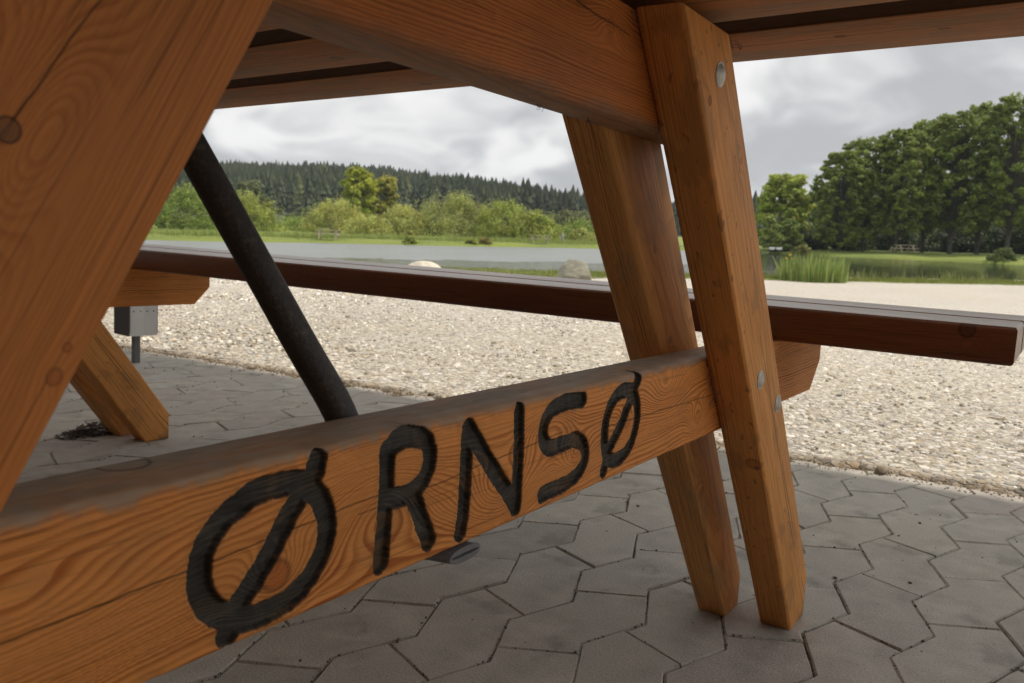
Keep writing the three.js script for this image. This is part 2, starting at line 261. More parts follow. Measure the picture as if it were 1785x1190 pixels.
// forest hill
const ridge = curve([[-700, 92], [200, 92], [300, 93], [395, 92], [500, 92], [560, 94], [660, 92], [700, 87], [800, 79], [900, 67], [1020, 48], [1200, 42], [1420, 52], [1700, 50], [2600, 55]]);
const HILL = 520, TREE_H = 13;
const hillY = (px, d) => { const top = 0.55 + ridge(px) / 1483 * HILL - TREE_H * 0.8; return lerp(0.2, top, Math.pow(sstep(170, HILL + 30, d), 0.9)) + 1.5 * noise(px * .01, d * .02); };
{
  const pxs = range(-1000, 2800, 25), rows = range(165, 700, 20).map(d0 => ({ d: () => d0, y: px => hillY(px, d0) - (d0 < 170 ? 1 : 0) }));
  structure('hill', strip(pxs, rows, () => [.05, .065, .03], 8), grassMat);
  const r = rng(5), tiers = [];
  for (let v = 0; v < 3; v++) {
    const p = [], col = [], N = 9; 
    for (let k = 0; k < 7; k++) {
      const y0 = 0.06 + k * 0.125, y1 = y0 + 0.24 - k * .006, R = 0.19 * Math.pow(1 - k / 7.6, .7) * (0.9 + .25 * r());
      for (let i = 0; i < N; i++) {
        const a0 = (i + .6 * r()) / N * 6.283, a1 = a0 + 6.283 / N * (0.8 + .5 * r()), R0 = R * (.6 + .6 * r()), R1 = R * (.6 + .6 * r());
        p.push(0, Math.min(1, y1), 0, Math.cos(a1) * R1, y0 - .03 * r(), Math.sin(a1) * R1, Math.cos(a0) * R0, y0 - .03 * r(), Math.sin(a0) * R0);
      }
    }
    const g = new THREE.BufferGeometry(); g.setAttribute('position', new THREE.Float32BufferAttribute(p, 3)); g.computeVertexNormals(); tiers.push(g);
  }
  const g = mergeGeometries([tiers[0]]), N = 16000, im = new THREE.InstancedMesh(g, new THREE.MeshStandardMaterial({ color: 0xffffff, roughness: 0.9, side: THREE.DoubleSide }), N);
  const M = new THREE.Matrix4(), Q = new THREE.Quaternion(), E = new THREE.Euler(), C = new THREE.Color(); let n = 0;
  while (n < N) {
    const px = -500 + 2700 * r(), d = 225 + 330 * Math.sqrt(r()), v = pos(px, d, hillY(px, d) - 0.5);
    if (px > 1100 && r() < .5) continue;
    const h = TREE_H * (0.84 + 0.16 * r() + .2 * Math.pow(r(), 5)); E.set((r() - .5) * .05, r() * 6.3, (r() - .5) * .05);
    M.compose(v, Q.setFromEuler(E), new THREE.Vector3(h * (.85 + .4 * r()), h, h * (.85 + .4 * r()))); im.setMatrixAt(n, M);
    const t = fbm(px * .006, d * .01, 3, 3), m = 0.75 + 0.5 * r() + .5 * t, br = r() < .08 ? 1 : 0; im.setColorAt(n, C.setRGB(lerp(.050, .11, br) * m, lerp(.068, .13, br) * m, lerp(.029, .04, br) * m)); n++;
  }
  im.name = 'conifer_wood'; im.castShadow = im.receiveShadow = true; scene.add(im); tag(im, 'dark dense spruce wood covering the long hill behind the lake', 'wood', null, 'stuff');
}
scene.fog = new THREE.FogExp2(0xc4ced8, 0.00022);

// ---------------------------------------------------------------- trees and shrubs
const leafMat = new THREE.MeshPhysicalMaterial({ vertexColors: true, roughness: 0.7, transmission: 0.5, thickness: 0, side: THREE.DoubleSide, specularIntensity: 0.3 });
const barkMat = (() => { const W = 256, a = new Uint8Array(W * W * 4); for (let j = 0; j < W; j++) for (let i = 0; i < W; i++) { const n = fbm(i / 7, j / 40, 3, 4), o = (j * W + i) * 4, m = .085 * (1 + 1.2 * n); a[o] = s8(m); a[o + 1] = s8(m * .86); a[o + 2] = s8(m * .70); a[o + 3] = 255; } return new THREE.MeshStandardMaterial({ map: dataTex(a, W, W, true, true), roughness: .95 }); })();
function taper(pts, r0, r1, seg = 6) { const c = new THREE.CatmullRomCurve3(pts), n = pts.length * 3, g = new THREE.TubeGeometry(c, n, 1, seg), p = g.attributes.position; for (let i = 0; i <= n; i++) { const q = c.getPointAt(i / n), R = lerp(r0, r1, i / n); for (let k = 0; k <= seg; k++) { const o = i * (seg + 1) + k; p.setXYZ(o, q.x + (p.getX(o) - q.x) * R, q.y + (p.getY(o) - q.y) * R, q.z + (p.getZ(o) - q.z) * R); } } return g; }
function leaves(clumps, size, col, r, aspect = .55) {
  const P = [], Cc = [], D = new THREE.Vector3(), N = new THREE.Vector3(), U = new THREE.Vector3(), V = new THREE.Vector3();
  for (const c of clumps) {
    const tone = 0.78 + .44 * r(), yel = r(), K = 9, sub = []; for (let k = 0; k < K; k++) { const a = r() * 6.283, u = r() * 2 - 1, q = Math.sqrt(1 - u * u), R2 = .35 + .75 * r(); sub.push([Math.cos(a) * q * R2, u * R2, Math.sin(a) * q * R2, .30 + .25 * r(), .85 + .3 * r()]); }
    for (let i = 0; i < c.n; i++) {
      D.set(r() * 2 - 1, r() * 2 - 1, r() * 2 - 1); if (D.lengthSq() > 1 || D.lengthSq() < .01) { i--; continue; }
      D.normalize(); const S = sub[Math.floor(r() * K)], rad = S[3] * (.4 + r() * 1.1); const x = c.x + (S[0] + D.x * rad) * c.rx, y = c.y + (S[1] + D.y * rad) * c.ry, z = c.z + (S[2] + D.z * rad) * c.rx;
      N.set(D.x * .7 + r() - .5, D.y * .7 + .45 + r() - .5, D.z * .7 + r() - .5).normalize(); U.set(r() - .5, r() - .5, r() - .5).cross(N).normalize(); V.copy(N).cross(U);
      const s = size * (.55 + .8 * r()), a = s * aspect; U.multiplyScalar(s); V.multiplyScalar(a);
      P.push(x - U.x, y - U.y, z - U.z, x + V.x, y + V.y, z + V.z, x + U.x, y + U.y, z + U.z, x - U.x, y - U.y, z - U.z, x + U.x, y + U.y, z + U.z, x - V.x, y - V.y, z - V.z);
      const m = tone * S[4] * (.8 + .4 * r()), yy = .5 * yel + .5 * r(); for (let k = 0; k < 6; k++) Cc.push(lerp(col[0], col[0] * 1.28, yy) * m, col[1] * m, lerp(col[2], col[2] * .8, yy) * m);
    }
  }
  const g = new THREE.BufferGeometry(); g.setAttribute('position', new THREE.Float32BufferAttribute(P, 3)); g.setAttribute('color', new THREE.Float32BufferAttribute(Cc, 3)); g.computeVertexNormals(); return g;
}
const bankY = () => WATER + 0.42;
// a broadleaf: px left/right edges and top in the photograph, depth d, base y
function tree(name, label, category, group, o) {
  const r = rng(o.seed), d = o.d, cx = (o.l + o.r) / 2, base = pos(cx, d, o.y ?? bankY()), wid = (o.r - o.l) / 1483 * d, H = heightAt(cx, o.top, d) - base.y, T = thing(name, label, category, group);
  T.position.copy(base);
  const cb = H * (o.clear ?? 0.12), clumps = [], limbs = [], nC = o.clumps ?? 34, R = wid / 2;
  const stems = o.stems ?? 1;
  for (let s = 0; s < stems; s++) { const a = s / stems * 6.28 + r(), off = stems > 1 ? R * .35 : 0, q = new THREE.Vector3(Math.cos(a) * off * .3, -.15, Math.sin(a) * off * .3); limbs.push(taper([q, new THREE.Vector3(q.x * 1.6 + (r() - .5) * .3, H * .3, q.z * 1.6 + (r() - .5) * .3), new THREE.Vector3(Math.cos(a) * off + (r() - .5) * .5, H * .62, Math.sin(a) * off), new THREE.Vector3(Math.cos(a) * off * 1.3, H * .9, Math.sin(a) * off * 1.3)], (o.trunk ?? .16) * H / 12 * (stems > 1 ? .7 : 1), .03, 7)); }
  for (let i = 0; i < nC; i++) {
    let yy = Math.pow((i + r()) / nC, .85); if (o.shape === 'dome' && i % 4 === 0) yy *= .3; const a = i * 2.399 + r(), shape = o.shape === 'dome' ? Math.sqrt(Math.max(0.03, 1 - yy * yy)) : Math.pow(Math.sin(Math.PI * (0.13 + 0.80 * yy)), .62);
    const rr = R * shape * Math.sqrt(.18 + .82 * r()) * (o.shape === 'dome' ? .94 : .86), y = lerp(cb, H * .95, yy), x = Math.cos(a) * rr, z = Math.sin(a) * rr, cr = R * (o.cr ?? .34) * (.65 + .6 * r());
    clumps.push({ x, y: Math.min(y, H - cr * .42), z, rx: cr, ry: cr * (o.flat ?? .62), n: Math.round((o.leaves ?? 7000) / nC * (.7 + .6 * r())) });
    if (i % 2 === 0) limbs.push(taper([new THREE.Vector3(x * .06, Math.max(.3, y * .62), z * .06), new THREE.Vector3(x * .5, y * .85, z * .5), new THREE.Vector3(x * .95, y, z * .95)], .035 * H / 12 + .012, .008, 4));
  }
  part('trunk', mergeGeometries(limbs), barkMat, T); part('crown', leaves(clumps, o.leaf ?? .2, o.col, r, o.aspect ?? .55), leafMat, T);
  return T;
}
const OLIVE = [.35, .45, .115], PALE = [.43, .51, .17], GREEN = [.26, .38, .09], DEEP = [.235, .33, .075];
const willows = [
  ['round green willow bush at the far left end of the far bank', { l: 268, r: 378, top: 328, d: 92, col: GREEN, seed: 1 }],
  ['pale olive willow behind the dark steel brace on the far bank', { l: 365, r: 492, top: 344, d: 97, col: OLIVE, seed: 2 }],
  ['low green bush in the dip between the pale willows, left of the yellow tree', { l: 478, r: 548, top: 381, d: 112, col: GREEN, seed: 3, leaves: 4500 }],
  ['pale willow bush just left of the yellow-green tree, behind the nearest far table', { l: 528, r: 640, top: 352, d: 104, col: PALE, seed: 4 }],
  ['low pale willow bush below the yellow-green tree', { l: 600, r: 680, top: 378, d: 98, col: PALE, seed: 41, leaves: 5000 }],
  ['pale willow bush right of the yellow-green tree', { l: 645, r: 760, top: 364, d: 103, col: PALE, seed: 5 }],
  ['largest grey-green willow, in the middle of the far bank', { l: 715, r: 868, top: 344, d: 105, col: [.35, .43, .15], seed: 6, leaves: 18000 }],
  ['tall yellowish willow right of the largest willow', { l: 820, r: 930, top: 354, d: 101, col: OLIVE, seed: 7 }],
  ['rounded willow sloping down behind the middle far table', { l: 880, r: 972, top: 372, d: 98, col: OLIVE, seed: 8 }],
  ['dark green bush behind the grey marker stone', { l: 962, r: 1050, top: 386, d: 110, col: GREEN, seed: 9, leaves: 5000 }],
  ['small pale bush right of the grey marker stone', { l: 990, r: 1024, top: 399, d: 99, col: PALE, seed: 10, leaves: 2500 }],
  ['pale bush half hidden by the right-hand table leg', { l: 1022, r: 1080, top: 404, d: 96, col: PALE, seed: 11, leaves: 3500 }],
];
for (const [label, o] of willows) tree('willow_bush', label, 'bush', null, { ...o, l: o.l - 6, r: o.r + 6, shape: 'dome', clear: .02, stems: 4, clumps: 90, leaves: 13000, leaf: .15, cr: .20, flat: 1.0, aspect: .34, ...(o.leaves ? { leaves: o.leaves } : {}) });
tree('dull_bush', 'dull green rounded tree far back at the foot of the spruce hill', 'tree', null, { l: 395, r: 470, top: 318, d: 190, y: .3, col: [.15, .20, .07], seed: 21, shape: 'dome', leaf: .4, leaves: 5000, clear: .05 });
tree('dull_bush', 'dull green wide low tree far back, right of the willows', 'tree', null, { l: 930, r: 1060, top: 372, d: 190, y: .3, col: [.17, .21, .08], seed: 22, shape: 'dome', leaf: .4, leaves: 6000, clear: .05 });
tree('dull_bush', 'dark green low tree far back in the gap under the spruce hill', 'tree', null, { l: 500, r: 580, top: 366, d: 185, y: .3, col: [.10, .15, .05], seed: 23, shape: 'dome', leaf: .4, leaves: 5000, clear: .05 });
tree('yellow_tree', 'yellow-green round-headed tree standing above the willows', 'tree', null, { l: 588, r: 656, top: 293, d: 128, col: [.40, .50, .06], seed: 24, clear: .18, leaf: .2, leaves: 20000, clumps: 75, cr: .25 });
tree('olive_tree', 'olive green tree joined to the right side of the yellow-green tree', 'tree', null, { l: 628, r: 702, top: 310, d: 132, col: [.34, .38, .08], seed: 25, clear: .12, leaf: .22, leaves: 13000, clumps: 60, cr: .26, shape: 'dome' });
// the alder row across the right-hand water
const alders = [
  ['leftmost alder of the dark row, its crown reaching the ground', 1398, 1490, 262, 88, .10],
  ['second alder from the left in the dark row', 1440, 1548, 240, 90, .22],
  ['third alder from the left, behind the far right picnic table', 1500, 1600, 224, 88, .24],
  ['fourth alder from the left in the dark row', 1545, 1650, 208, 92, .26],
  ['fifth alder from the left in the dark row', 1590, 1700, 194, 88, .26],
  ['sixth alder from the left, with gaps of sky in its crown', 1640, 1742, 180, 90, .28],
  ['seventh alder from the left, above the shrub at the water', 1685, 1800, 165, 86, .28],
  ['rightmost tall alder of the dark row', 1740, 1850, 156, 90, .26],
  ['alder of the dark row cut by the right edge of the picture', 1800, 1930, 158, 88, .26],
];
alders.forEach(([label, l, r, top, d, clear], i) => tree('alder', label, 'tree', null, { l: l - (i ? 22 : 4), r: r + 22, top, d, clear: clear * .62, y: -.45, col: DEEP, seed: 50 + i, leaf: .14, leaves: 30000, clumps: 230, cr: .115, flat: .62, trunk: .2, aspect: .6 }));
tree('light_tree', 'light green round tree just right of the right-hand table leg', 'tree', null, { l: 1300, r: 1408, top: 305, d: 95, y: -.4, col: [.34, .45, .085], seed: 70, leaf: .2, leaves: 16000, clumps: 90, cr: .2, clear: .06 });
tree('sapling', 'small pointed light green tree in front of the light round tree', 'tree', null, { l: 1316, r: 1352, top: 372, d: 84, y: -.45, col: [.28, .38, .11], seed: 71, leaf: .15, leaves: 3500, clear: .05, shape: 'dome' });
tree('sapling', 'small light green bush beside the dark alder row', 'bush', null, { l: 1345, r: 1392, top: 382, d: 86, y: -.45, col: [.23, .33, .085], seed: 72, leaf: .16, leaves: 3500, clear: .05, shape: 'dome' });
[[1320, 1420, 400, 92], [1395, 1500, 396, 96], [1480, 1600, 398, 100], [1590, 1700, 404, 98], [1680, 1800, 402, 97], [1780, 1900, 396, 96]].forEach(([l, r, top, d], i) => tree('undergrowth', ['dark undergrowth below the light round tree', 'dark undergrowth left of the far right picnic table', 'dark undergrowth right behind the far right picnic table', 'dark undergrowth under the middle of the alder row', 'dark undergrowth behind the round shrub at the water', 'dark undergrowth at the right edge of the picture'][i], 'undergrowth', null, { l, r, top, d, y: -.4, col: [.045, .075, .02], seed: 80 + i, leaf: .2, leaves: 5500, clear: .02, shape: 'dome', stems: 4, clumps: 26 }));
[[1360, 1480, 330, 150], [1460, 1590, 322, 160], [1570, 1700, 318, 150], [1680, 1820, 316, 158]].forEach(([l, r, top, d], i) => tree('back_tree', ['sunlit green tree behind the left end of the alder row', 'sunlit green tree seen through the alder trunks, left of the middle', 'sunlit green tree seen through the alder trunks, right of the middle', 'sunlit green tree behind the right end of the alder row'][i], 'tree', null, { l, r, top, d, y: .1, col: [.17, .24, .05], seed: 90 + i, leaf: .4, leaves: 5000, clear: .05, shape: 'dome' }));
// shrubs at the waterline
[['round tawny shrub at the far waterline below the pale willows', 700, 727, 410, 75.6, OLIVE], ['left of two small shrubs at the far waterline', 807, 828, 415, 78.5, OLIVE], ['right of two small shrubs at the far waterline', 828, 852, 414, 79.5, [.28, .29, .085]], ['dark green round shrub at the water below the alders', 1716, 1764, 432, 71.5, [.13, .20, .06]], ['small pale shrub behind the iris clump', 1374, 1404, 427, 84, [.25, .30, .10]]].forEach(([label, l, r, top, d, col], i) => tree('waterside_shrub', label, 'shrub', null, { l, r, top, d, y: WATER + .15, col, seed: 110 + i, leaf: .09, leaves: 2600, clear: .02, shape: 'dome', stems: 4, clumps: 22, cr: .4 }));

// grass blades: instanced tufts
function tuft(r, n, h, spread) { const p = []; for (let i = 0; i < n; i++) { const a = r() * 6.28, x = (r() - .5) * spread, z = (r() - .5) * spread, H = h * (.5 + .6 * r()), b = H * (.15 + .4 * r()), w = h * .02 + .004, ca = Math.cos(a), sa = Math.sin(a), k = Math.cos(a + 1.57) * w, m = Math.sin(a + 1.57) * w; const mx = x + ca * b * .3, mz = z + sa * b * .3, my = H * .6; p.push(x - k, 0, z - m, x + k, 0, z + m, mx + k * .8, my, mz + m * .8, x - k, 0, z - m, mx + k * .8, my, mz + m * .8, mx - k * .8, my, mz - m * .8, mx - k * .8, my, mz - m * .8, mx + k * .8, my, mz + m * .8, x + ca * b, H, z + sa * b); } const g = new THREE.BufferGeometry(); g.setAttribute('position', new THREE.Float32BufferAttribute(p, 3)); g.computeVertexNormals(); return g; }
const bladeMat = new THREE.MeshPhysicalMaterial({ color: 0xffffff, roughness: .7, transmission: .35, thickness: 0, side: THREE.DoubleSide, specularIntensity: .3 });
function grassField(name, label, N, seed, geo, place, col) {
  const im = new THREE.InstancedMesh(geo, bladeMat, N), r = rng(seed), M = new THREE.Matrix4(), Q = new THREE.Quaternion(), Y = new THREE.Vector3(0, 1, 0), C = new THREE.Color();
  for (let i = 0; i < N; i++) { const [v, s] = place(r); M.compose(v, Q.setFromAxisAngle(Y, r() * 6.28), new THREE.Vector3(s, s * (.7 + .6 * r()), s)); im.setMatrixAt(i, M); const c = col(r); im.setColorAt(i, C.setRGB(...c)); }
  im.name = name; im.castShadow = im.receiveShadow = true; scene.add(im); return tag(im, label, 'grass', null, 'stuff');
}
const gcol = r => { const m = .8 + .5 * r(), y = r(); return [lerp(.20, .30, y) * m, lerp(.27, .29, y) * m, lerp(.05, .09, y) * m]; };
{
  const r0 = rng(31), tA = tuft(r0, 9, .10, .3), tB = tuft(r0, 7, .5, .35), tC = tuft(r0, 8, .5, .9);
  grassField('shore_grass', 'short bright grass along the near shore of the lake', 9000, 32, tA, r => { const px = -100 + 2100 * r(), t = Math.pow(r(), .7), d = lerp(gravelEnd(px) + .1, nearShore(px), t), v = pos(px, d); v.y = nearBankY(px, v.x, v.z) - .01; if (px < 1100 && Math.abs(d - (22.5 + 1.2 * Math.sin(px * .004))) < .5) v.y -= .2; return [v, .5 + .6 * r()]; }, gcol);
  grassField('tall_shore_grass', 'thin tall grass stalks standing at the near water edge', 260, 33, tB, r => { const px = 1230 + 800 * r(), d = nearShore(px) - .1 - 1.4 * r() * r(), v = pos(px, d); v.y = nearBankY(px, v.x, v.z) - .02; return [v, .35 + .7 * r() * r()]; }, r => { const m = .8 + .5 * r(); return [.26 * m, .29 * m, .10 * m]; });
  grassField('meadow_grass', 'rough sunlit grass on the far bank of the lake', 9000, 34, tC, r => { const px = -50 + 1950 * r(), near = r() < .4, e = near ? 3.2 * r() + .1 : 4.4 + 12 * r() * r(), v = pos(px, farShore(px) + e); v.y = WATER + 0.14 + 0.30 * (1 - Math.exp(-e / 5)); const wild = px < 1100 ? 1 : .35; return [v, .42 * wild * (.5 + .6 * r()) * (near ? .8 : 2.6)]; }, r => { const m = .8 + .5 * r(), y = r(); return [lerp(.21, .36, y) * m, lerp(.29, .39, y) * m, lerp(.06, .14, y) * m]; });
}
// iris clump and the weeds at the left
function irisClump(label, category, px, d, wid, hgt, n, seed, flowers, col) {
  const T = thing('reed_clump', label, category), b = pos(px, d); b.y = gH(b.x, b.z); T.position.copy(b); const r = rng(seed), p = [], c = [];
  for (let i = 0; i < n; i++) {
    const a = r() * 6.28, rr = wid / 2 * Math.sqrt(r()), x = Math.cos(a) * rr, z = Math.sin(a) * rr, H = hgt * (.45 + .55 * r()) * (1 - .5 * rr / wid), lean = (.06 + .42 * r() * r()) * H, la = r() < .6 ? a : r() * 6.28, w = .012 + .016 * r(), ba = r() * 3.14, m = .55 + .8 * r(), cc = [col[0] * m * (.95 + .35 * r()), col[1] * m, col[2] * m], bend = r() < .2;
    let px0, py0, pz0; const S = 6; const at = t => [x + Math.cos(la) * lean * t * t, H * (bend && t > .7 ? .7 + (t - .7) * -.2 : t), z + Math.sin(la) * lean * t * t * (bend ? 1.6 : 1)];
    for (let s = 0; s < S; s++) { const A = at(s / S), B = at((s + 1) / S), w0 = w * (1 - Math.pow(s / S, 3)), w1 = w * (1 - Math.pow((s + 1) / S, 3)), k = Math.cos(ba), q = Math.sin(ba); p.push(A[0] - k * w0, A[1], A[2] - q * w0, A[0] + k * w0, A[1], A[2] + q * w0, B[0] + k * w1, B[1], B[2] + q * w1, A[0] - k * w0, A[1], A[2] - q * w0, B[0] + k * w1, B[1], B[2] + q * w1, B[0] - k * w1, B[1], B[2] - q * w1); for (let k2 = 0; k2 < 6; k2++) c.push(...cc); }
  }
  const g = new THREE.BufferGeometry(); g.setAttribute('position', new THREE.Float32BufferAttribute(p, 3)); g.setAttribute('color', new THREE.Float32BufferAttribute(c, 3)); g.computeVertexNormals();
  const lm = part('leaf', g, leafMat, T); lm.userData.kind = 'stuff';
  for (let i = 0; i < flowers; i++) { const f = []; for (let k = 0; k < 5; k++) { const s = new THREE.SphereGeometry(.026, 7, 5); s.scale(1, .5, .5); s.translate(.03, 0, 0); s.rotateZ(-.4 + .8 * r()); s.rotateY(k * 1.257); f.push(s); } const m = part('flower', mergeGeometries(f), new THREE.MeshStandardMaterial({ color: new THREE.Color().setRGB(.75, .38, .02), roughness: .6 }), T); m.position.set(FZ * wid * (.40 - .05 * i), hgt * (.62 + .1 * (i % 2)), -FX * wid * (.42 - .05 * i)); }
  return T;
}
irisClump('tall clump of iris leaves with a few yellow flowers at the near shore', 'iris', 1412, 28.6, 2.2, 1.2, 720, 41, 3, [.29, .41, .13]);
irisClump('loose clump of yellowish weeds seen above the left end of the bench', 'weeds', 362, 24, .7, .34, 120, 42, 0, [.32, .29, .06]);

// ---------------------------------------------------------------- boulders and small things by the lake
function rockGeo(seed, facets, sx, sy, sz, planes) {
  const r = rng(seed), g0 = new THREE.IcosahedronGeometry(1, 5), p = g0.attributes.position, pl = []; for (let i = 0; i < facets; i++) { const v = new THREE.Vector3(r() * 2 - 1, r() * 1.6 - .6, r() * 2 - 1).normalize(); pl.push([v, (.66 + .26 * r())]); }
  if (planes) { pl.length = 0; for (const [x, y, z, d] of planes) pl.push([new THREE.Vector3(x, y, z).normalize(), d]); }
  const v = new THREE.Vector3(); for (let i = 0; i < p.count; i++) { v.fromBufferAttribute(p, i).normalize(); let R = 1; for (const [n, d] of pl) { const k = v.dot(n); if (k > 0.2) R = Math.min(R, d / k); } R *= 1 + .03 * fbm(v.x * 3, v.y * 3, v.z * 3 + seed, 4); v.multiplyScalar(R); p.setXYZ(i, v.x * sx, v.y * sy, v.z * sz); }
  return toCreasedNormals(g0, .5);
}
const rockTex = (() => { const W = 512, a = new Uint8Array(W * W * 4), b = new Uint8Array(W * W * 4); for (let j = 0; j < W; j++) for (let i = 0; i < W; i++) { const n = fbm(i / 40, j / 40, 3, 5), m = noise(i / 2, j / 2, 9), o = (j * W + i) * 4, L = .34 * (1 + .5 * n + .15 * m); a[o] = s8(L); a[o + 1] = s8(L * .94); a[o + 2] = s8(L * .80); a[o + 3] = 255; b[o] = b[o + 1] = b[o + 2] = 255 * clamp(.5 + n * .7 + .2 * m); b[o + 3] = 255; } return [dataTex(a, W, W, true, true), dataTex(b, W, W, false, true)]; })();
function boulder(label, px, d, geo, lift, color = [1, 1, 1], turn = 0) { const b = pos(px, d); const m = new THREE.Mesh(geo, new THREE.MeshStandardMaterial({ map: rockTex[0], bumpMap: rockTex[1], bumpScale: .02, roughness: .9, color: new THREE.Color().setRGB(...color) })); m.name = numbered('boulder'); b.y = gH(b.x, b.z) + lift; m.position.copy(b); m.rotation.y = turn; m.castShadow = m.receiveShadow = true; scene.add(m); return tag(m, label, 'boulder'); }
boulder('grey faceted boulder on the gravel just left of the right-hand legs', 998, 15.2, rockGeo(8, 0, .325, .325, .31, [[-.68, .55, .33, .76], [-.74, .30, -.59, .80], [-.75, -.6, .13, .78], [.08, .95, .12, .84], [.49, .35, .75, .88], [-.25, .45, .85, .86], [-.2, -.5, .85, .8], [.8, .4, -.4, .85], [-.45, .75, -.5, .84]]), .245, [.74, .76, .68], 0);
boulder('flat pale boulder on the grass showing over the middle of the bench', 736, 15.6, rockGeo(15, 9, .46, .28, .4), .11, [1.75, 1.7, 1.65], .6);
{ // grey marker stone on the far bank
  const g = rockGeo(31, 6, .26, .55, .16), m = new THREE.Mesh(g, new THREE.MeshStandardMaterial({ map: rockTex[0], roughness: .9, color: new THREE.Color().setRGB(.75, .8, .85) })), b = pos(975, 91, 0); m.name = 'marker_stone'; m.position.set(b.x, WATER + .95, b.z); m.castShadow = m.receiveShadow = true; scene.add(m); tag(m, 'upright grey marker stone on the far bank right of the middle table', 'stone');
}
for (const [px, label] of [[1338, 'left of two small white boards at the far water edge'], [1350.5, 'right of two small white boards at the far water edge']]) {
  const T = thing('white_board', label, 'board'), b = pos(px, 83); T.position.set(b.x, WATER + .28, b.z); T.rotation.y = Math.atan2(-FX, -FZ);
  const wm = new THREE.MeshStandardMaterial({ color: 0xf2f2ee, roughness: .6 });
  const s = new THREE.BoxGeometry(.56, .26, .04); s.translate(0, .3, 0); part('panel', s, wm, T);
  for (const k of [-.2, .2]) { const l = new THREE.BoxGeometry(.05, .5, .05); l.translate(k, 0, .045); part('leg', l, barkMat, T); }
}
// small picnic tables round the lake
{
  const grey = new THREE.MeshStandardMaterial({ color: new THREE.Color().setRGB(.46, .40, .31), roughness: .9 }), mk = (label, px, d, turn, y) => {
    const T = thing('lakeside_table', label, 'picnic table', null); const bx = (w, h, dd, x, yy, z, rz = 0) => { const g = new THREE.BoxGeometry(w, h, dd); if (rz) g.rotateX(rz); g.translate(x, yy, z); return g; };
    for (let k = 0; k < 5; k++) part('tabletop_plank', bx(2.0, .05, .14, 0, .76, (k - 2) * .155), grey, T);
    for (const s of [-1, 1]) { for (const k of [0, 1]) part('bench_plank', bx(2.0, .05, .13, 0, .46, s * (.66 + .14 * k)), grey, T); for (const e of [-1, 1]) part('leg', bx(.09, .86, .12, e * .72, .38, s * .42, -s * .5), grey, T); }
    for (const e of [-1, 1]) { part('seat_support', bx(.07, .1, 1.6, e * .78, .39, 0), grey, T); part('table_support', bx(.07, .1, .7, e * .78, .69, 0), grey, T); }
    const b = pos(px, d); T.position.set(b.x, y, b.z); T.rotation.y = turn; return T;
  };
  mk('weathered picnic table on the far bank in front of the pale willows', 570, 74.6, -.95, WATER + .34);
  mk('weathered picnic table on the far bank left of the grey marker stone', 936, 85.3, -.95, WATER + .36);
  mk('dark picnic table in the shade of the alders across the right-hand water', 1567, 85.5, -.75, WATER + .5);
}

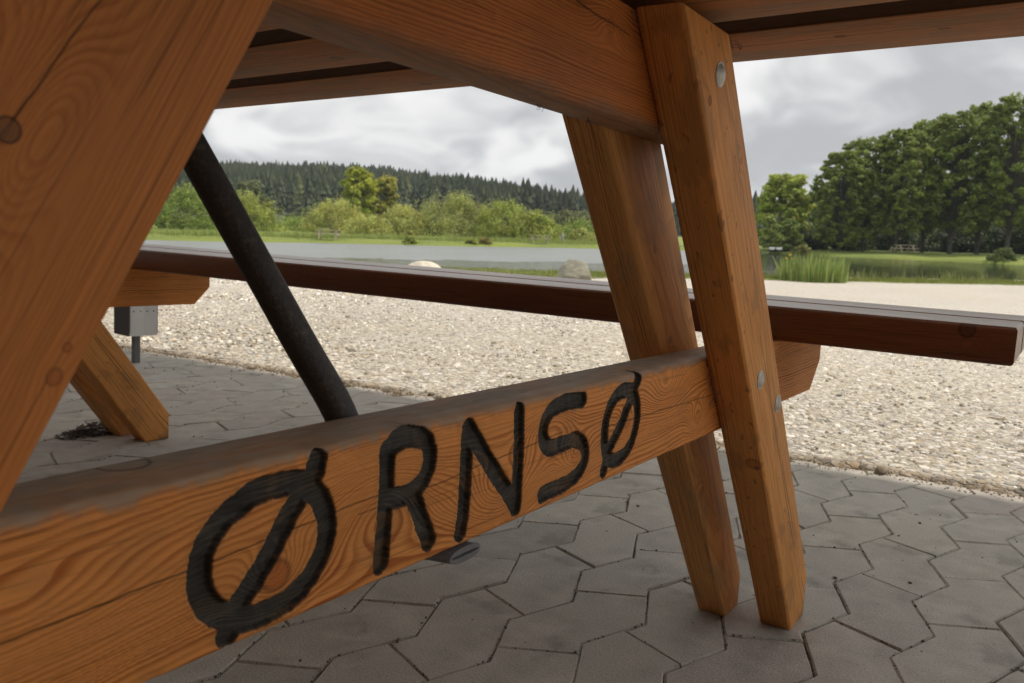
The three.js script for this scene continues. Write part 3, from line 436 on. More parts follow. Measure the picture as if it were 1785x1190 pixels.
// ---------------------------------------------------------------- paving: bent interlocking stones
const paving = new THREE.Group(); paving.name = 'paving'; paving.userData.kind = 'structure'; tilt(paving); scene.add(paving);
{
  const PER = .2345, ROW = .1205, AMP = .0445, SL = -.032;
  const zz = (j, x) => .060 + ROW * j + SL * (x - .68);
  // vertices of the zigzag on row j: low at xl + PER k, high half a period on
  const xl = j => .680 + .004 * j;
  const onRow = (j, x) => { const u = (x - xl(j)) / PER, f = u - Math.floor(u), t = f < .5 ? f * 2 : 2 - 2 * f; return [x, zz(j, x) + AMP * t]; };
  function outline(j, k) { // stone between joint k and k + 1 of row strip j
    const even = ((j % 2) + 2) % 2 === 0, s0 = even ? .077 : -.079, e0 = even ? .031 : -.027;
    const xa = xl(j) + PER * k + s0, xb = xa + PER, ya = xl(j + 1) + PER * k + e0, yb = ya + PER, P = [];
    const chain = (jj, a, b) => { const o = [onRow(jj, a)]; const n0 = Math.ceil((a - xl(jj)) / (PER / 2) + 1e-6), n1 = Math.floor((b - xl(jj)) / (PER / 2) - 1e-6); for (let n = n0; n <= n1; n++) o.push(onRow(jj, xl(jj) + n * PER / 2)); o.push(onRow(jj, b)); return o; };
    P.push(...chain(j, xa, xb), ...chain(j + 1, ya, yb).reverse()); return P;
  }
  function inset(P, d) { const n = P.length, o = []; for (let i = 0; i < n; i++) { const a = P[(i + n - 1) % n], b = P[i], c = P[(i + 1) % n]; let e1 = [b[0] - a[0], b[1] - a[1]], e2 = [c[0] - b[0], c[1] - b[1]]; const l1 = Math.hypot(...e1), l2 = Math.hypot(...e2); e1 = [e1[0] / l1, e1[1] / l1]; e2 = [e2[0] / l2, e2[1] / l2]; const n1 = [-e1[1], e1[0]], n2 = [-e2[1], e2[0]], k = 1 + n1[0] * n2[0] + n1[1] * n2[1]; o.push([b[0] + (n1[0] + n2[0]) / k * d, b[1] + (n1[1] + n2[1]) / k * d]); } return o; }
  function stoneGeo(P, ox, oz, uo) {
    const r = rng(99 + uo * 7), Q = P.map(p => [p[0] - ox, p[1] - oz]); // counter-clockwise in (x,z)
    const sub = []; for (let i = 0; i < Q.length; i++) { const a = Q[i], b = Q[(i + 1) % Q.length], n = Math.max(1, Math.round(Math.hypot(b[0] - a[0], b[1] - a[1]) / .03)); for (let k = 0; k < n; k++) sub.push([lerp(a[0], b[0], k / n), lerp(a[1], b[1], k / n)]); }
    const wob = (R, amt) => R.map(p => [p[0] + (r() - .5) * amt, p[1] + (r() - .5) * amt]);
    const rim = wob(inset(sub, .0008), .0019), top = wob(inset(sub, .0032), .0016), n = sub.length, pos = [], uv = [], idx = [];
    const put = (p, y) => { pos.push(p[0], y, p[1]); uv.push((p[0] + uo * .37) / .6, (p[1] + uo * .21) / .6); };
    rim.forEach(p => put(p, -.05)); rim.forEach(p => put(p, -.0032)); top.forEach(p => put(p, 0));
    for (const b of [0, n]) for (let i = 0; i < n; i++) { const k = (i + 1) % n; idx.push(b + i, b + n + i, b + k, b + k, b + n + i, b + n + k); }
    const tri = THREE.ShapeUtils.triangulateShape(top.map(p => new THREE.Vector2(...p)), []); for (const t of tri) idx.push(2 * n + t[0], 2 * n + t[2], 2 * n + t[1]);
    const g = new THREE.BufferGeometry(); g.setAttribute('position', new THREE.Float32BufferAttribute(pos, 3)); g.setAttribute('uv', new THREE.Float32BufferAttribute(uv, 2)); g.setIndex(idx);
    const c = toCreasedNormals(g, .45); return c;
  }
  const concrete = (() => { const W = 1024, a = new Uint8Array(W * W * 4), b = new Uint8Array(W * W * 4), r = rng(3); const spk = new Float32Array(W * W); for (let s = 0; s < 7000; s++) { const x = r() * W, y = r() * W, R = .7 + 1.8 * r() * r(), v = (r() - .45) * .8; for (let j = -3; j <= 3; j++) for (let i = -3; i <= 3; i++) if (i * i + j * j <= R * R) spk[((Math.floor(y + j) + W) % W) * W + (Math.floor(x + i) + W) % W] = v; }
    for (let j = 0; j < W; j++) for (let i = 0; i < W; i++) { const ed = Math.min(1, i / 80, j / 80, (W - i) / 80, (W - j) / 80), n = fbm(i / 90, j / 90, 3, 5) * ed, f = noise(i / 2.2, j / 2.2, 9), g = noise(i / 6, j / 6, 2), s = spk[j * W + i], st = sstep(.12, .38, fbm(i / 160 + 7, j / 160, 12, 4) * ed), o = (j * W + i) * 4, L = .43 * (1 + .36 * n + .24 * f + .16 * g + .5 * s) * (1 - .26 * st); a[o] = s8(L); a[o + 1] = s8(L * .955); a[o + 2] = s8(L * .865); a[o + 3] = 255; b[o] = b[o + 1] = b[o + 2] = 255 * clamp(.5 + .18 * f + .12 * g + .2 * s + .2 * n); b[o + 3] = 255; }
    return [dataTex(a, W, W, true, true), dataTex(b, W, W, false, true)]; })();
  const mats = [[1, 1, 1], [.93, .925, .93], [1.05, 1.05, 1.03], [.88, .88, .87], [.97, .94, .95]].map(c => new THREE.MeshStandardMaterial({ map: concrete[0], bumpMap: concrete[1], bumpScale: .003, roughness: .92, color: new THREE.Color().setRGB(...c) }));
  const geos = [0, 1].map(j => { const P = outline(j, 0), ox = P.reduce((s, p) => s + p[0], 0) / P.length, oz = P.reduce((s, p) => s + p[1], 0) / P.length; return [0, 1, 2, 3, 4].map(u => stoneGeo(P, ox, oz, u + j * 5)); });
  const list = [], r = rng(8), v = new THREE.Vector3(), vis = p => { v.set(...p).applyQuaternion(QT).project(camera); return v; };
  for (let j = -60; j < 22; j++) for (let k = -22; k < 6; k++) {
    const P = outline(j, k), cx = P.reduce((s, p) => s + p[0], 0) / P.length, cz = P.reduce((s, p) => s + p[1], 0) / P.length;
    if (cx > edgeX(cz) + .05 || cx < -3.2 || cz < -6.2 || cz > 1.9) continue;
    const w = vis([cx, 0, cz]), inV = w.z < 1 && Math.abs(w.x) < 1.12 && w.y > -1.15 && w.y < 1.05, d = Math.hypot(cx - CX, cz - CZ);
    list.push({ j, k, cx, cz, s: (inV ? 0 : 100) + d });
  }
  list.sort((a, b) => a.s - b.s);
  const rest = [], q3 = new THREE.Vector3(), E3 = new THREE.Euler(), crumbs = new THREE.InstancedMesh(pebbleGeo(21), new THREE.MeshStandardMaterial({ color: 0xffffff, roughness: .95 }), 5200), M4 = new THREE.Matrix4(), Q4 = new THREE.Quaternion(), C4 = new THREE.Color(), rc = rng(404);
  for (let i = 0; i < 5200; i++) {
    const st = list[Math.floor(Math.pow(rc(), 1.3) * Math.min(300, list.length))], P = outline(st.j, st.k), a = Math.floor(rc() * P.length), A = P[a], B = P[(a + 1) % P.length], dense = noise(st.cx * 5, st.cz * 5 + a, 3) > -.1 ? 1 : .4, t = clamp(rc() * dense), s = (.0007 + .0018 * Math.pow(rc(), 4));
    E3.set(rc() * 3, rc() * 3, rc() * 3); M4.compose(q3.set(lerp(A[0], B[0], t) + (rc() + rc() - 1) * .0032, .0002 + s * .15, lerp(A[1], B[1], t) + (rc() + rc() - 1) * .0032), Q4.setFromEuler(E3), new THREE.Vector3(s, s * .7, s)); crumbs.setMatrixAt(i, M4); const m = .6 + .9 * rc(); crumbs.setColorAt(i, C4.setRGB(.13 * m, .105 * m, .075 * m));
  }
  crumbs.name = 'joint_soil'; crumbs.userData.kind = 'stuff'; paving.add(crumbs);
  list.forEach((q, i) => {
    const u = Math.floor(r() * 5), g = geos[((q.j % 2) + 2) % 2][u], E = new THREE.Euler((r() - .5) * .006, (r() - .5) * .012, (r() - .5) * .006), off = [(r() - .5) * .0022, (r() - .5) * .0028, (r() - .5) * .0022], mi = r() < .5 ? 0 : Math.floor(r() * 5);
    if (i < 300) { const m = part(i ? `paver_${String(i).padStart(3, '0')}` : 'paver', g, mats[mi], paving); m.position.set(q.cx + off[0], off[1], q.cz + off[2]); m.rotation.copy(E); }
    else { const c = g.clone(); c.applyMatrix4(new THREE.Matrix4().compose(new THREE.Vector3(q.cx + off[0], off[1], q.cz + off[2]), new THREE.Quaternion().setFromEuler(E), new THREE.Vector3(1, 1, 1))); rest.push(c); }
  });
  const f = part('paver_field', mergeGeometries(rest), mats[0], paving); f.userData.kind = 'stuff';
}
// pebbles on the gravel and grit on the paving
function pebbleGeo(seed) { const g = new THREE.IcosahedronGeometry(1, 1), p = g.attributes.position, v = new THREE.Vector3(); for (let i = 0; i < p.count; i++) { v.fromBufferAttribute(p, i).normalize(); const k = 1 + .5 * noise(v.x * 1.3 + seed * 9, v.y * 1.3, v.z * 1.3); p.setXYZ(i, v.x * k, v.y * k * .62, v.z * k * .82); } return toCreasedNormals(g, .35); }
function scatter(name, label, cat, N, seed, geo, mat, place, col) { const im = new THREE.InstancedMesh(geo, mat, N), r = rng(seed), M = new THREE.Matrix4(), Q = new THREE.Quaternion(), E = new THREE.Euler(), C = new THREE.Color(); for (let i = 0; i < N; i++) { const [x, y, z, s] = place(r); E.set((r() - .5) * .9, r() * 6.28, (r() - .5) * .9); M.compose(new THREE.Vector3(x, y, z), Q.setFromEuler(E), new THREE.Vector3(s, s * (.7 + .5 * r()), s * (.7 + .6 * r()))); im.setMatrixAt(i, M); im.setColorAt(i, C.setRGB(...col(r))); } im.name = name; im.castShadow = im.receiveShadow = true; scene.add(im); return tag(im, label, cat, null, 'stuff'); }
const stoneMat = new THREE.MeshStandardMaterial({ color: new THREE.Color().setRGB(1.08, 1.08, 1.08), roughness: .85 });
const pcol = r => { const c = stoneCols[Math.floor(r() * stoneCols.length)], m = .58 + .88 * r(); return [c[0] * m, c[1] * m, c[2] * m]; };
for (let v = 0; v < 3; v++) scatter('gravel', ['pale broken gravel strewn over the ground beyond the paving', 'cream and tan gravel chips beyond the paving', 'mixed coarse gravel beyond the paving'][v], 'gravel', 40000, 60 + v, pebbleGeo(v + 1), stoneMat, r => {
  let x, z, e; do { x = 1.6 + 11 * Math.pow(r(), 1.6); z = -11 + 15 * r(); e = x - edgeX(z); } while (!(e > -.22 && e < 0 && r() < .035 * Math.exp(e / .07)) && (e < .015 + .12 * r() * r() || (e < .5 && r() > .25 + 1.2 * e) || r() < .85 * sstep(.02, .22, fbm(x * .8, z * .8, 31, 3))));
  const coarse = .92 + .65 * sstep(.05, .3, fbm(x * .5, z * .5, 77, 3));
  const s = (.0025 + .0085 * Math.pow(r(), 3)) * (r() < .02 ? 1.7 : 1) * coarse; return [x, e < 0 ? planeY(x, z) + s * .35 : gH(x, z) + .008 + s * .2, z, s];
}, pcol);
scatter('grit', 'dark crumbs of soil lying scattered over the grey paving', 'grit', 700, 70, pebbleGeo(9), stoneMat, r => { const x = -.6 + 2.35 * r(), z = -3.2 + 4.2 * r(), s = .0012 + .0028 * Math.pow(r(), 3); return [Math.min(x, edgeX(z)), planeY(x, z) + s * .3, z, s]; }, r => { const m = .5 + r(); return [.09 * m, .075 * m, .055 * m]; });
scatter('edge_soil', 'brown crumbly soil along the edge between paving and gravel', 'soil', 3500, 71, pebbleGeo(10), stoneMat, r => { const z = -4.5 + 6 * r(), e = (r() + r() - 1) * .05, x = edgeX(z) + .005 + e, s = .001 + .003 * Math.pow(r(), 3); return [x, planeY(x, z) + .004 * sstep(-.03, .03, e) + s * .3, z, s]; }, r => { const m = .6 + .8 * r(); return [.20 * m, .155 * m, .10 * m]; });
for (const [label, x, z, s] of [['brown pebble on the paving edge below the right end of the bench', 1.765, -.02, .019], ['brown pebble at the paving edge right of the steel brace', 1.70, -1.45, .014], ['small dark pebble at the paving edge just behind the lettered beam', 1.71, -1.28, .013], ['dark pebble out on the gravel at the right edge of the picture', 2.18, .30, .02]]) {
  const m = new THREE.Mesh(toCreasedNormals(pebbleGeo(s * 1000), .6), new THREE.MeshStandardMaterial({ map: rockTex[0], roughness: .9, color: new THREE.Color().setRGB(.55, .48, .40) })); m.name = numbered('pebble'); m.scale.setScalar(s); m.position.set(x, gH(x, z) + s * .45, z); m.castShadow = m.receiveShadow = true; scene.add(m); tag(m, label, 'pebble');
}

// ---------------------------------------------------------------- the picnic table
const table = thing('picnic_table', 'big orange-brown timber picnic table with a word carved in its seat beam', 'picnic table'); tilt(table);
const yb = .3329, yt = .4279, tL = .0456, LH = yt - yb;
// lettering: centre lines cut with a 13.6 mm cutter, metres on the beam's front
const STROKES = [
  [[[-259.1, 411.5], [-275.8, 411], [-292.8, 403.6], [-304.6, 394.3], [-309.3, 381.1], [-308.8, 369.3], [-304.1, 359.7], [-295.4, 351.7], [-281.9, 345], [-264.5, 343.8], [-246.1, 348.2], [-231.3, 361.1], [-225.3, 375.7], [-228.4, 392.6], [-236.5, 402.8], [-247.3, 409.9], [-259.1, 411.5]], [[-233.6, 419.3], [-236.9, 411.8], [-251.9, 396.2], [-268.5, 372.7], [-285.9, 353.5], [-292.6, 340.8]]],
  [[[-176.5, 415.1], [-176, 391.1], [-177.1, 369.4], [-178.9, 344.3]], [[-175.7, 415], [-166.5, 419.4], [-151.6, 419.8], [-139.3, 414.5], [-134.5, 405.2], [-136.8, 394.1], [-145.9, 385.6], [-159.3, 382.9], [-174, 384]], [[-150.7, 382], [-142.9, 366.5], [-131.6, 345.7]]],
  [[[-94, 416.3], [-94.5, 398], [-94.4, 367], [-96.4, 342.5]], [[-93, 416.1], [-82.8, 404.6], [-58.9, 378.5], [-33.3, 351.8], [-27.7, 344.6]], [[-29.4, 418.8], [-27.2, 385.7], [-26.5, 343.8]]],
  [[[69.8, 415], [37.2, 416.4], [15.7, 411.8], [7.6, 401.8], [8.9, 390.4], [18, 382.6], [41.6, 382], [62.1, 381.8], [76.8, 374.3], [81, 362.7], [72.1, 352.2], [51.9, 346.4], [29.1, 345.7], [11.5, 345.1]]],
  [[[165, 412.6], [142.8, 413], [123.4, 403.1], [115.8, 385.1], [116.5, 369], [123.5, 356.5], [135, 350], [156.5, 350.6], [173.6, 360.9], [182, 378.2], [180.6, 395.4], [169.2, 410.4]], [[178.6, 421.5], [169.2, 410.4], [147.9, 381.8], [126.3, 360.8], [118.7, 343.8]]],
].map(L => L.map(s => { const c = new THREE.CatmullRomCurve3(s.map(p => new THREE.Vector3(p[0] / 1000, p[1] / 1000, 0)), false, 'centripetal'); return c.getSpacedPoints(Math.ceil(c.getLength() / .003)).map(p => [p.x, p.y]); }));
const LBOX = STROKES.map(L => { let b = [9, 9, -9, -9]; for (const s of L) for (const p of s) b = [Math.min(b[0], p[0]), Math.min(b[1], p[1]), Math.max(b[2], p[0]), Math.max(b[3], p[1])]; return [b[0] - .012, b[1] - .012, b[2] + .012, b[3] + .012]; });
function letterDist(x, y) { let best = 1, who = -1; for (let i = 0; i < 5; i++) { const b = LBOX[i]; if (x < b[0] || x > b[2] || y < b[1] || y > b[3]) continue; for (const s of STROKES[i]) for (let k = 0; k < s.length - 1; k++) { const a = s[k], c = s[k + 1], dx = c[0] - a[0], dy = c[1] - a[1], t = clamp(((x - a[0]) * dx + (y - a[1]) * dy) / (dx * dx + dy * dy)), d = Math.hypot(x - a[0] - t * dx, y - a[1] - t * dy); if (d < best) { best = d; who = i; } } } return [best, who]; }
const HW = .0073, hwAt = (x, y) => HW + .0009 * noise(x * 150, y * 150, 4) + .0006 * noise(x * 480, y * 480, 2);

const ORE = [.73, .305, .082], ORL = [.41, .122, .024], GREYD = [.30, .245, .18];
const texBeam = woodTex({ x0: -.56, x1: .56, h: LH, w: tL, only: [0, LH], res: 1750, pith: [-.10, -.035], tiltP: [.035, .01], ring: .0029, early: ORE, late: ORL, contrast: 1.1, seed: 3, warp: .008, blotch: .16,
  knots: [[-.262, -.018, .0228, .0085, 1.2, 2.2, .8], [.160, .002, .0228, .006, 1.3, 2.2, .4], [.064, -.013, .0228, .007, 1.4, 2.0, .3], [.345, -.02, .0228, .008, 1.4, 2.0, .3], [-.178, .000, .0228, .012, 1.5, -1.8, .0], [-.05, -.02, .0228, .012, 1.6, 1.9, 0], [.02, .02, .0228, .008, 2.0, -1.6, 0], [-.40, .0, .0228, .012, 3.2, 1.3, 0], [.25, .02, .0228, .010, 2.0, 1.6, 0]],
  cracks: [[0, -.56, -.012, -.17, .009, .00035], [0, -.2, .0, .04, .012, .0003], [0, .12, .004, .42, .0, .00035]],
  dustShading: (l, t, q, f, fib) => { const d = sstep(LH / 2 - .0085, LH / 2 - .0015, t + .006 * noise(l * 30, 2) + .003 * noise(l * 120, 7)); const b = .30 * sstep(.0, .05, fbm(l * 22, t * 22, 4, 3) - .12); return [GREYD[0] * lerp(.55, 1, d), GREYD[1] * lerp(.5, 1, d), GREYD[2] * lerp(.45, 1, d), clamp(d * (.85 + .1 * fib) + b * .3)]; },
  paint: (l, t, q, f, lw, fib) => { const y = t + (yb + yt) / 2, [d] = letterDist(l, y), h = hwAt(l, y), inn = sstep(h + .0005, h - .0005, d); if (inn <= 0) { if (d > h + .005) return null; const rim = sstep(h + .0014, h + .0004, d) * sstep(.05, .35, noise(l * 220, y * 220, 9)); return rim > .05 ? [.62, .42, .22, rim * .4] : [.10, .06, .03, .28 * Math.exp(-((d - h) / .0014))]; } const wr = sstep(.02, .34, fbm(l * 30, y * 30, 6, 3) + .30 * (lw - .35) + .10 * fib) * .75, m = .80 + .35 * fib + .45 * noise(l * 60, y * 60, 3) + .7 * lw; return [lerp(.044 * m, .12, wr), lerp(.040 * m, .070, wr), lerp(.035 * m, .036, wr), inn]; } });
const texBeamBody = woodTex({ x0: -.95, x1: .95, h: LH, w: tL, res: 1100, pith: [-.10, -.035], tiltP: [.035, .01], ring: .0029, early: ORE, late: ORL, contrast: 1.1, seed: 3, warp: .008, blotch: .16, W: 2048,
  dustShading: (l, t, q, f, fib) => f === 1 ? [...GREYD, clamp(.93 + .15 * fib + .3 * noise(l * 14, q * 40, 3))] : f === 3 ? [.14, .10, .07, .4] : null,
  paint: (l, t, q, f) => { if (f !== 1) return null; const d = Math.hypot((l + .325), q + .012); const k = Math.exp(-(((d - .0125) / .0011) ** 2)); return k > .03 ? [.05, .035, .025, k * .75] : null; } });
const mBeam = woodMat(texBeam, .62, .0007), mBeamBody = woodMat(texBeamBody, .7, .0006);
const Y0 = (yb + yt) / 2;
function seatSupport(z0, lettered) {
  const G = new THREE.Group(); G.name = 'seat_support'; G.position.z = z0; table.add(G);
  const h2 = LH / 2, X = .8866, end = s => s > 0 ? [[X - .046, -h2], [X, -h2 + .044], [X, h2]] : [[-X, h2], [-X, -h2 + .044], [-X + .046, -h2]];
  if (!lettered) { part('beam', board([...end(-1), ...end(1)], tL, texBeamBody, [1, 0, 0], [0, 0, 1], [0, Y0, -tL / 2]), mBeamBody, G); return G; }
  const rc = .006, deep = .010;
  part('beam', mergeGeometries([board([...end(-1), [.46, -h2], [.46, h2]], tL - deep, texBeamBody, [1, 0, 0], [0, 0, 1], [0, Y0, -tL / 2 - deep / 2]), board([[.465, -h2], ...end(1), [.465, h2]], tL, texBeamBody, [1, 0, 0], [0, 0, 1], [0, Y0, -tL / 2])]), mBeamBody, G);
  // the front face, carved
  const xs = []; for (let x = -.56; x < -.345; x += .004) xs.push(x); for (let x = -.345; x < .215; x += .00075) xs.push(x); for (let x = .215; x <= .462; x += .004) xs.push(x);
  const ys = [0]; for (let i = 0; i <= 126; i++) ys.push(i / 126 * LH); ys.push(LH);   // first and last rows turn back over the edges
  const nx = xs.length, ny = ys.length, P = new Float32Array(nx * ny * 3), U = new Float32Array(nx * ny * 2), who = new Int8Array(nx * ny).fill(-1);
  for (let j = 0; j < ny; j++) for (let i = 0; i < nx; i++) {
    const x = xs[i], y = yb + ys[j], k = j * nx + i, e = Math.min(ys[j], LH - ys[j]), R = ys[j] > LH / 2 ? rc : .0035; let z = 0; if (e < R) z = -(R - Math.sqrt(Math.max(0, R * R - (R - e) ** 2)));
    z -= .0006 * sstep(.1, .4, noise(x * 40, y * 60, 3)) * (e < .012 ? 1 : .2);
    const [d, w] = letterDist(x, y); if (w >= 0) { const h = hwAt(x, y), g = sstep(h + .0001, h - .0016, d); z -= .0044 * g + .0006 * g * noise(x * 130, y * 130, 7); if (d < h + .0012) who[k] = w; }
    if (j === 0 || j === ny - 1) z = -.0138;
    P[k * 3] = x; P[k * 3 + 1] = y; P[k * 3 + 2] = z; U[k * 2] = (x - texBeam.x0) / (texBeam.x1 - texBeam.x0); U[k * 2 + 1] = ys[j] / LH;
  }
  const full = new THREE.BufferGeometry(), sets = [[], [], [], [], [], []], all = [];
  for (let j = 0; j < ny - 1; j++) for (let i = 0; i < nx - 1; i++) { const a = j * nx + i, b = a + 1, c = a + nx, d = c + 1, w = Math.max(who[a], who[b], who[c], who[d]); sets[w + 1].push(a, b, d, a, d, c); }
  full.setAttribute('position', new THREE.BufferAttribute(P, 3)); full.setAttribute('uv', new THREE.BufferAttribute(U, 2)); full.setIndex(sets.flat()); full.computeVertexNormals();
  const sub = idx => { const m = new Map(), p = [], u = [], n = [], ix = []; const fp = full.attributes.position, fn = full.attributes.normal; for (const v of idx) { let k = m.get(v); if (k === undefined) { k = p.length / 3; m.set(v, k); p.push(fp.getX(v), fp.getY(v), fp.getZ(v)); n.push(fn.getX(v), fn.getY(v), fn.getZ(v)); u.push(U[v * 2], U[v * 2 + 1]); } ix.push(k); } const g = new THREE.BufferGeometry(); g.setAttribute('position', new THREE.Float32BufferAttribute(p, 3)); g.setAttribute('normal', new THREE.Float32BufferAttribute(n, 3)); g.setAttribute('uv', new THREE.Float32BufferAttribute(u, 2)); g.setIndex(ix); return g; };
  part('front_face', sub(sets[0]), mBeam, G);
  ['carved black letter Ø at the start of the word', 'carved black letter R', 'carved black letter N', 'carved black letter S', 'carved black letter Ø at the end of the word'].forEach((l, i) => part('letter', sub(sets[i + 1]), mBeam, G, l));
  return G;
}
seatSupport(0, true); seatSupport(-1.5755, false);

// legs
const legDir = k => { const n = Math.hypot(k, 1); return [k / n, 1 / n, 0]; };
function leg(a, k, wd, z0, th, tex, mat, cut, bolts = [], k2 = k) { // inner edge x = a + k y, outer edge x = a + wd + k2 y
  const el = legDir(k), ex = [el[0], el[1]], et = [-el[1], el[0]], top = .747;
  const xi = y => a + k * y, xo = y => a + wd + k2 * y, cx = a + wd + (-Math.sign(wd)) * cut, yc = (cx - a - wd) / k2;
  const pts = [[xi(0), 0], [cx, 0], [cx, yc], [xo(top), top], [xi(top), top]], O = [a + wd / 2, 0];
  let poly = pts.map(p => [(p[0] - O[0]) * ex[0] + (p[1] - O[1]) * ex[1], (p[0] - O[0]) * et[0] + (p[1] - O[1]) * et[1]]);
  const area = poly.reduce((s, p, i) => { const q = poly[(i + 1) % poly.length]; return s + p[0] * q[1] - q[0] * p[1]; }, 0); if (area < 0) poly.reverse();
  const m = part('leg', board(poly, th, tex, el, [0, 0, 1], [O[0], 0, z0 + th / 2], .005), mat, table);
  for (const [bx, by] of bolts) { const b = new THREE.SphereGeometry(.0135, 20, 10, 0, 6.2832, 0, .95); b.translate(0, -.0135 * Math.cos(.95), 0); b.scale(1, .78, 1); b.rotateX(Math.PI / 2); b.translate(bx, by, z0 + th - .0003); const w = new THREE.CylinderGeometry(.0112, .0116, .0012, 24); w.rotateX(Math.PI / 2); w.translate(bx, by, z0 + th + .0002); part('bolt', mergeGeometries([b, w]), boltMat, m); }
  return m;
}
const boltMat = (() => { const W = 128, a = new Uint8Array(W * W * 4); for (let j = 0; j < W; j++) for (let i = 0; i < W; i++) { const n = fbm(i / 20, j / 20, 3, 4), o = (j * W + i) * 4, L = .50 * (1 + .7 * n); a[o] = s8(L); a[o + 1] = s8(L * .99); a[o + 2] = s8(L * .92); a[o + 3] = 255; } return new THREE.MeshStandardMaterial({ map: dataTex(a, W, W, true, true), roughness: .5, metalness: .6 }); })();
const th = .0463;
const texF = woodTex({ x0: -.05, x1: 1.0, h: .0903, w: th, res: 1500, pith: [-.012, -.10], tiltP: [.02, .0], ring: .0024, early: [.70, .325, .094], late: [.36, .122, .030], contrast: .9, fc: [.45, 1, .6, 1], seed: 11, warp: .004, blotch: .22, W: 2048, fibre: .09,
  knots: [[.872, .03, .023, .004, 1.8, .5, 1], [.78, -.02, .0232, .003, 1.8, .4, .6], [.40, .045, .012, .008, 1.6, .6, .6]],
  cracks: [[0, .02, -.012, .56, -.004, .0008], [0, -.02, -.030, .075, -.022, .0016], [0, .18, -.018, .34, -.012, .0007]],
  dustShading: (l, t, q, f) => { const a = sstep(.035, -.005, l + .012 * noise(t * 80, q * 80)); if (a > .05) return [.07, .045, .028, a * .75]; const s = sstep(.14, .30, fbm(l * 16, t * 30, q * 30, 4)), k = sstep(.52, .60, noise(l * 90, t * 170, q * 170 + 5)) * .5; return k > s * .3 ? [.10, .05, .025, k] : [.22, .12, .06, .3 * s]; } });
// the dowel on the left leg's face, in that board's own axes
const LPLUG = [.653, .0122];
const texG = woodTex({ x0: .46, x1: .86, h: .0977, w: th, res: 2600, pith: [.022, -.055], tiltP: [.03, .02], ring: .0017, early: [.50, .185, .046], late: [.34, .107, .022], contrast: .75, seed: 23, warp: .005, blotch: .14, W: 2048,
  knots: [[.657, .004, th / 2, .0065, 3.0, 1.8, 0], [.589, -.041, th / 2, .0028, 1.3, .8, .7], [.60, -.040, th / 2, .0016, 1.2, .6, .8], [.74, .03, th / 2, .008, 3, 1.2, 0]],
  cracks: [[0, .60, .016, .76, .006, .00022]],
  paint: (l, t, q, f) => { if (f) return null; const d = Math.hypot(l - LPLUG[0], t - LPLUG[1]), R = .0040, k = Math.exp(-(((d - R) / .0006) ** 2)), inn = sstep(R, R - .0006, d); return d < R * 1.7 ? (k > .25 ? [.02, .012, .008, .9 * k] : inn > 0 ? [.13, .065, .03, .7] : null) : null; } });
const texR = woodTex({ x0: -.05, x1: 1.0, h: .0845, w: th, res: 1200, pith: [.01, -.09], tiltP: [.03, .0], ring: .0026, early: [.74, .40, .145], late: [.36, .14, .042], contrast: .9, fc: [.4, 1, .6, 1], seed: 31, warp: .006, blotch: .24, W: 1536,
  knots: [[.30, .02, .0234, .006, 1.6, .6, .5], [.56, .012, .0234, .004, 1.4, .5, .6], [.68, .0, .0234, .004, 1.5, .5, .6], [.45, .01, -.0, .01, 1.8, .6, 0]],
  dustShading: (l, t, q, f) => { const s = sstep(.10, .28, fbm(l * 14, t * 26, q * 26, 4)); return [.40, .27, .16, .4 * s]; } });
const mF = woodMat(texF, .6, .0006), mG = woodMat(texG, .62, .0004), mR = woodMat(texR, .62, .0006);
const RZ = -tL - .0469;
leg(.6728, -.749, .1186, 0, th, texF, mF, .050, [[.4114, .402], [.4914, .3638], [.2047, .7062]], -.7623);
leg(.6574, -.746, .0892, RZ, .0469, texR, mR, .034, [], -.688);
leg(-.6762, .573, -.1126, 0, th, texG, mG, .047);
leg(-.6762, .573, -.1126, RZ, .0469, texR, mR, .047);
for (const s of [1, -1]) { leg(s * .6695, -s * .735, s * .1126, -1.5755, th, texF, mF, .047); leg(s * .6600, -s * .735, s * .108, -1.5755 + RZ, .0469, texR, mR, .045); }
// the bars under the top
const ub = .6548;
const texU = woodTex({ x0: -.4, x1: .4, h: .093, w: tL, res: 1500, pith: [.075, -.02], tiltP: [.03, .03], ring: .0025, early: [.50, .168, .036], late: [.20, .046, .009], contrast: 1.1, seed: 47, warp: .005, blotch: .16, W: 1536,
  knots: [[.075, .022, .0228, .006, 2.2, 1.6, .3]], cracks: [[0, -.12, .034, .11, .022, .0007]],
  dustShading: (l, t, q, f, fib) => f === 3 ? [.34, .215, .13, clamp(.62 + .3 * noise(l * 20, q * 60) + .15 * fib)] : f === 0 ? [.17, .12, .08, .55 * sstep(-.036, -.0465, t + .006 * noise(l * 20, 3))] : null });
const mU = woodMat(texU, .6, .0007);
for (const z of [0, -1.5755]) part('table_support', board([[-.35, .0], [-.31, -.0465], [.31, -.0465], [.35, 0], [.35, .0465], [-.35, .0465]], tL, texU, [1, 0, 0], [0, 0, 1], [0, ub + .0465, z - tL / 2]), mU, table);
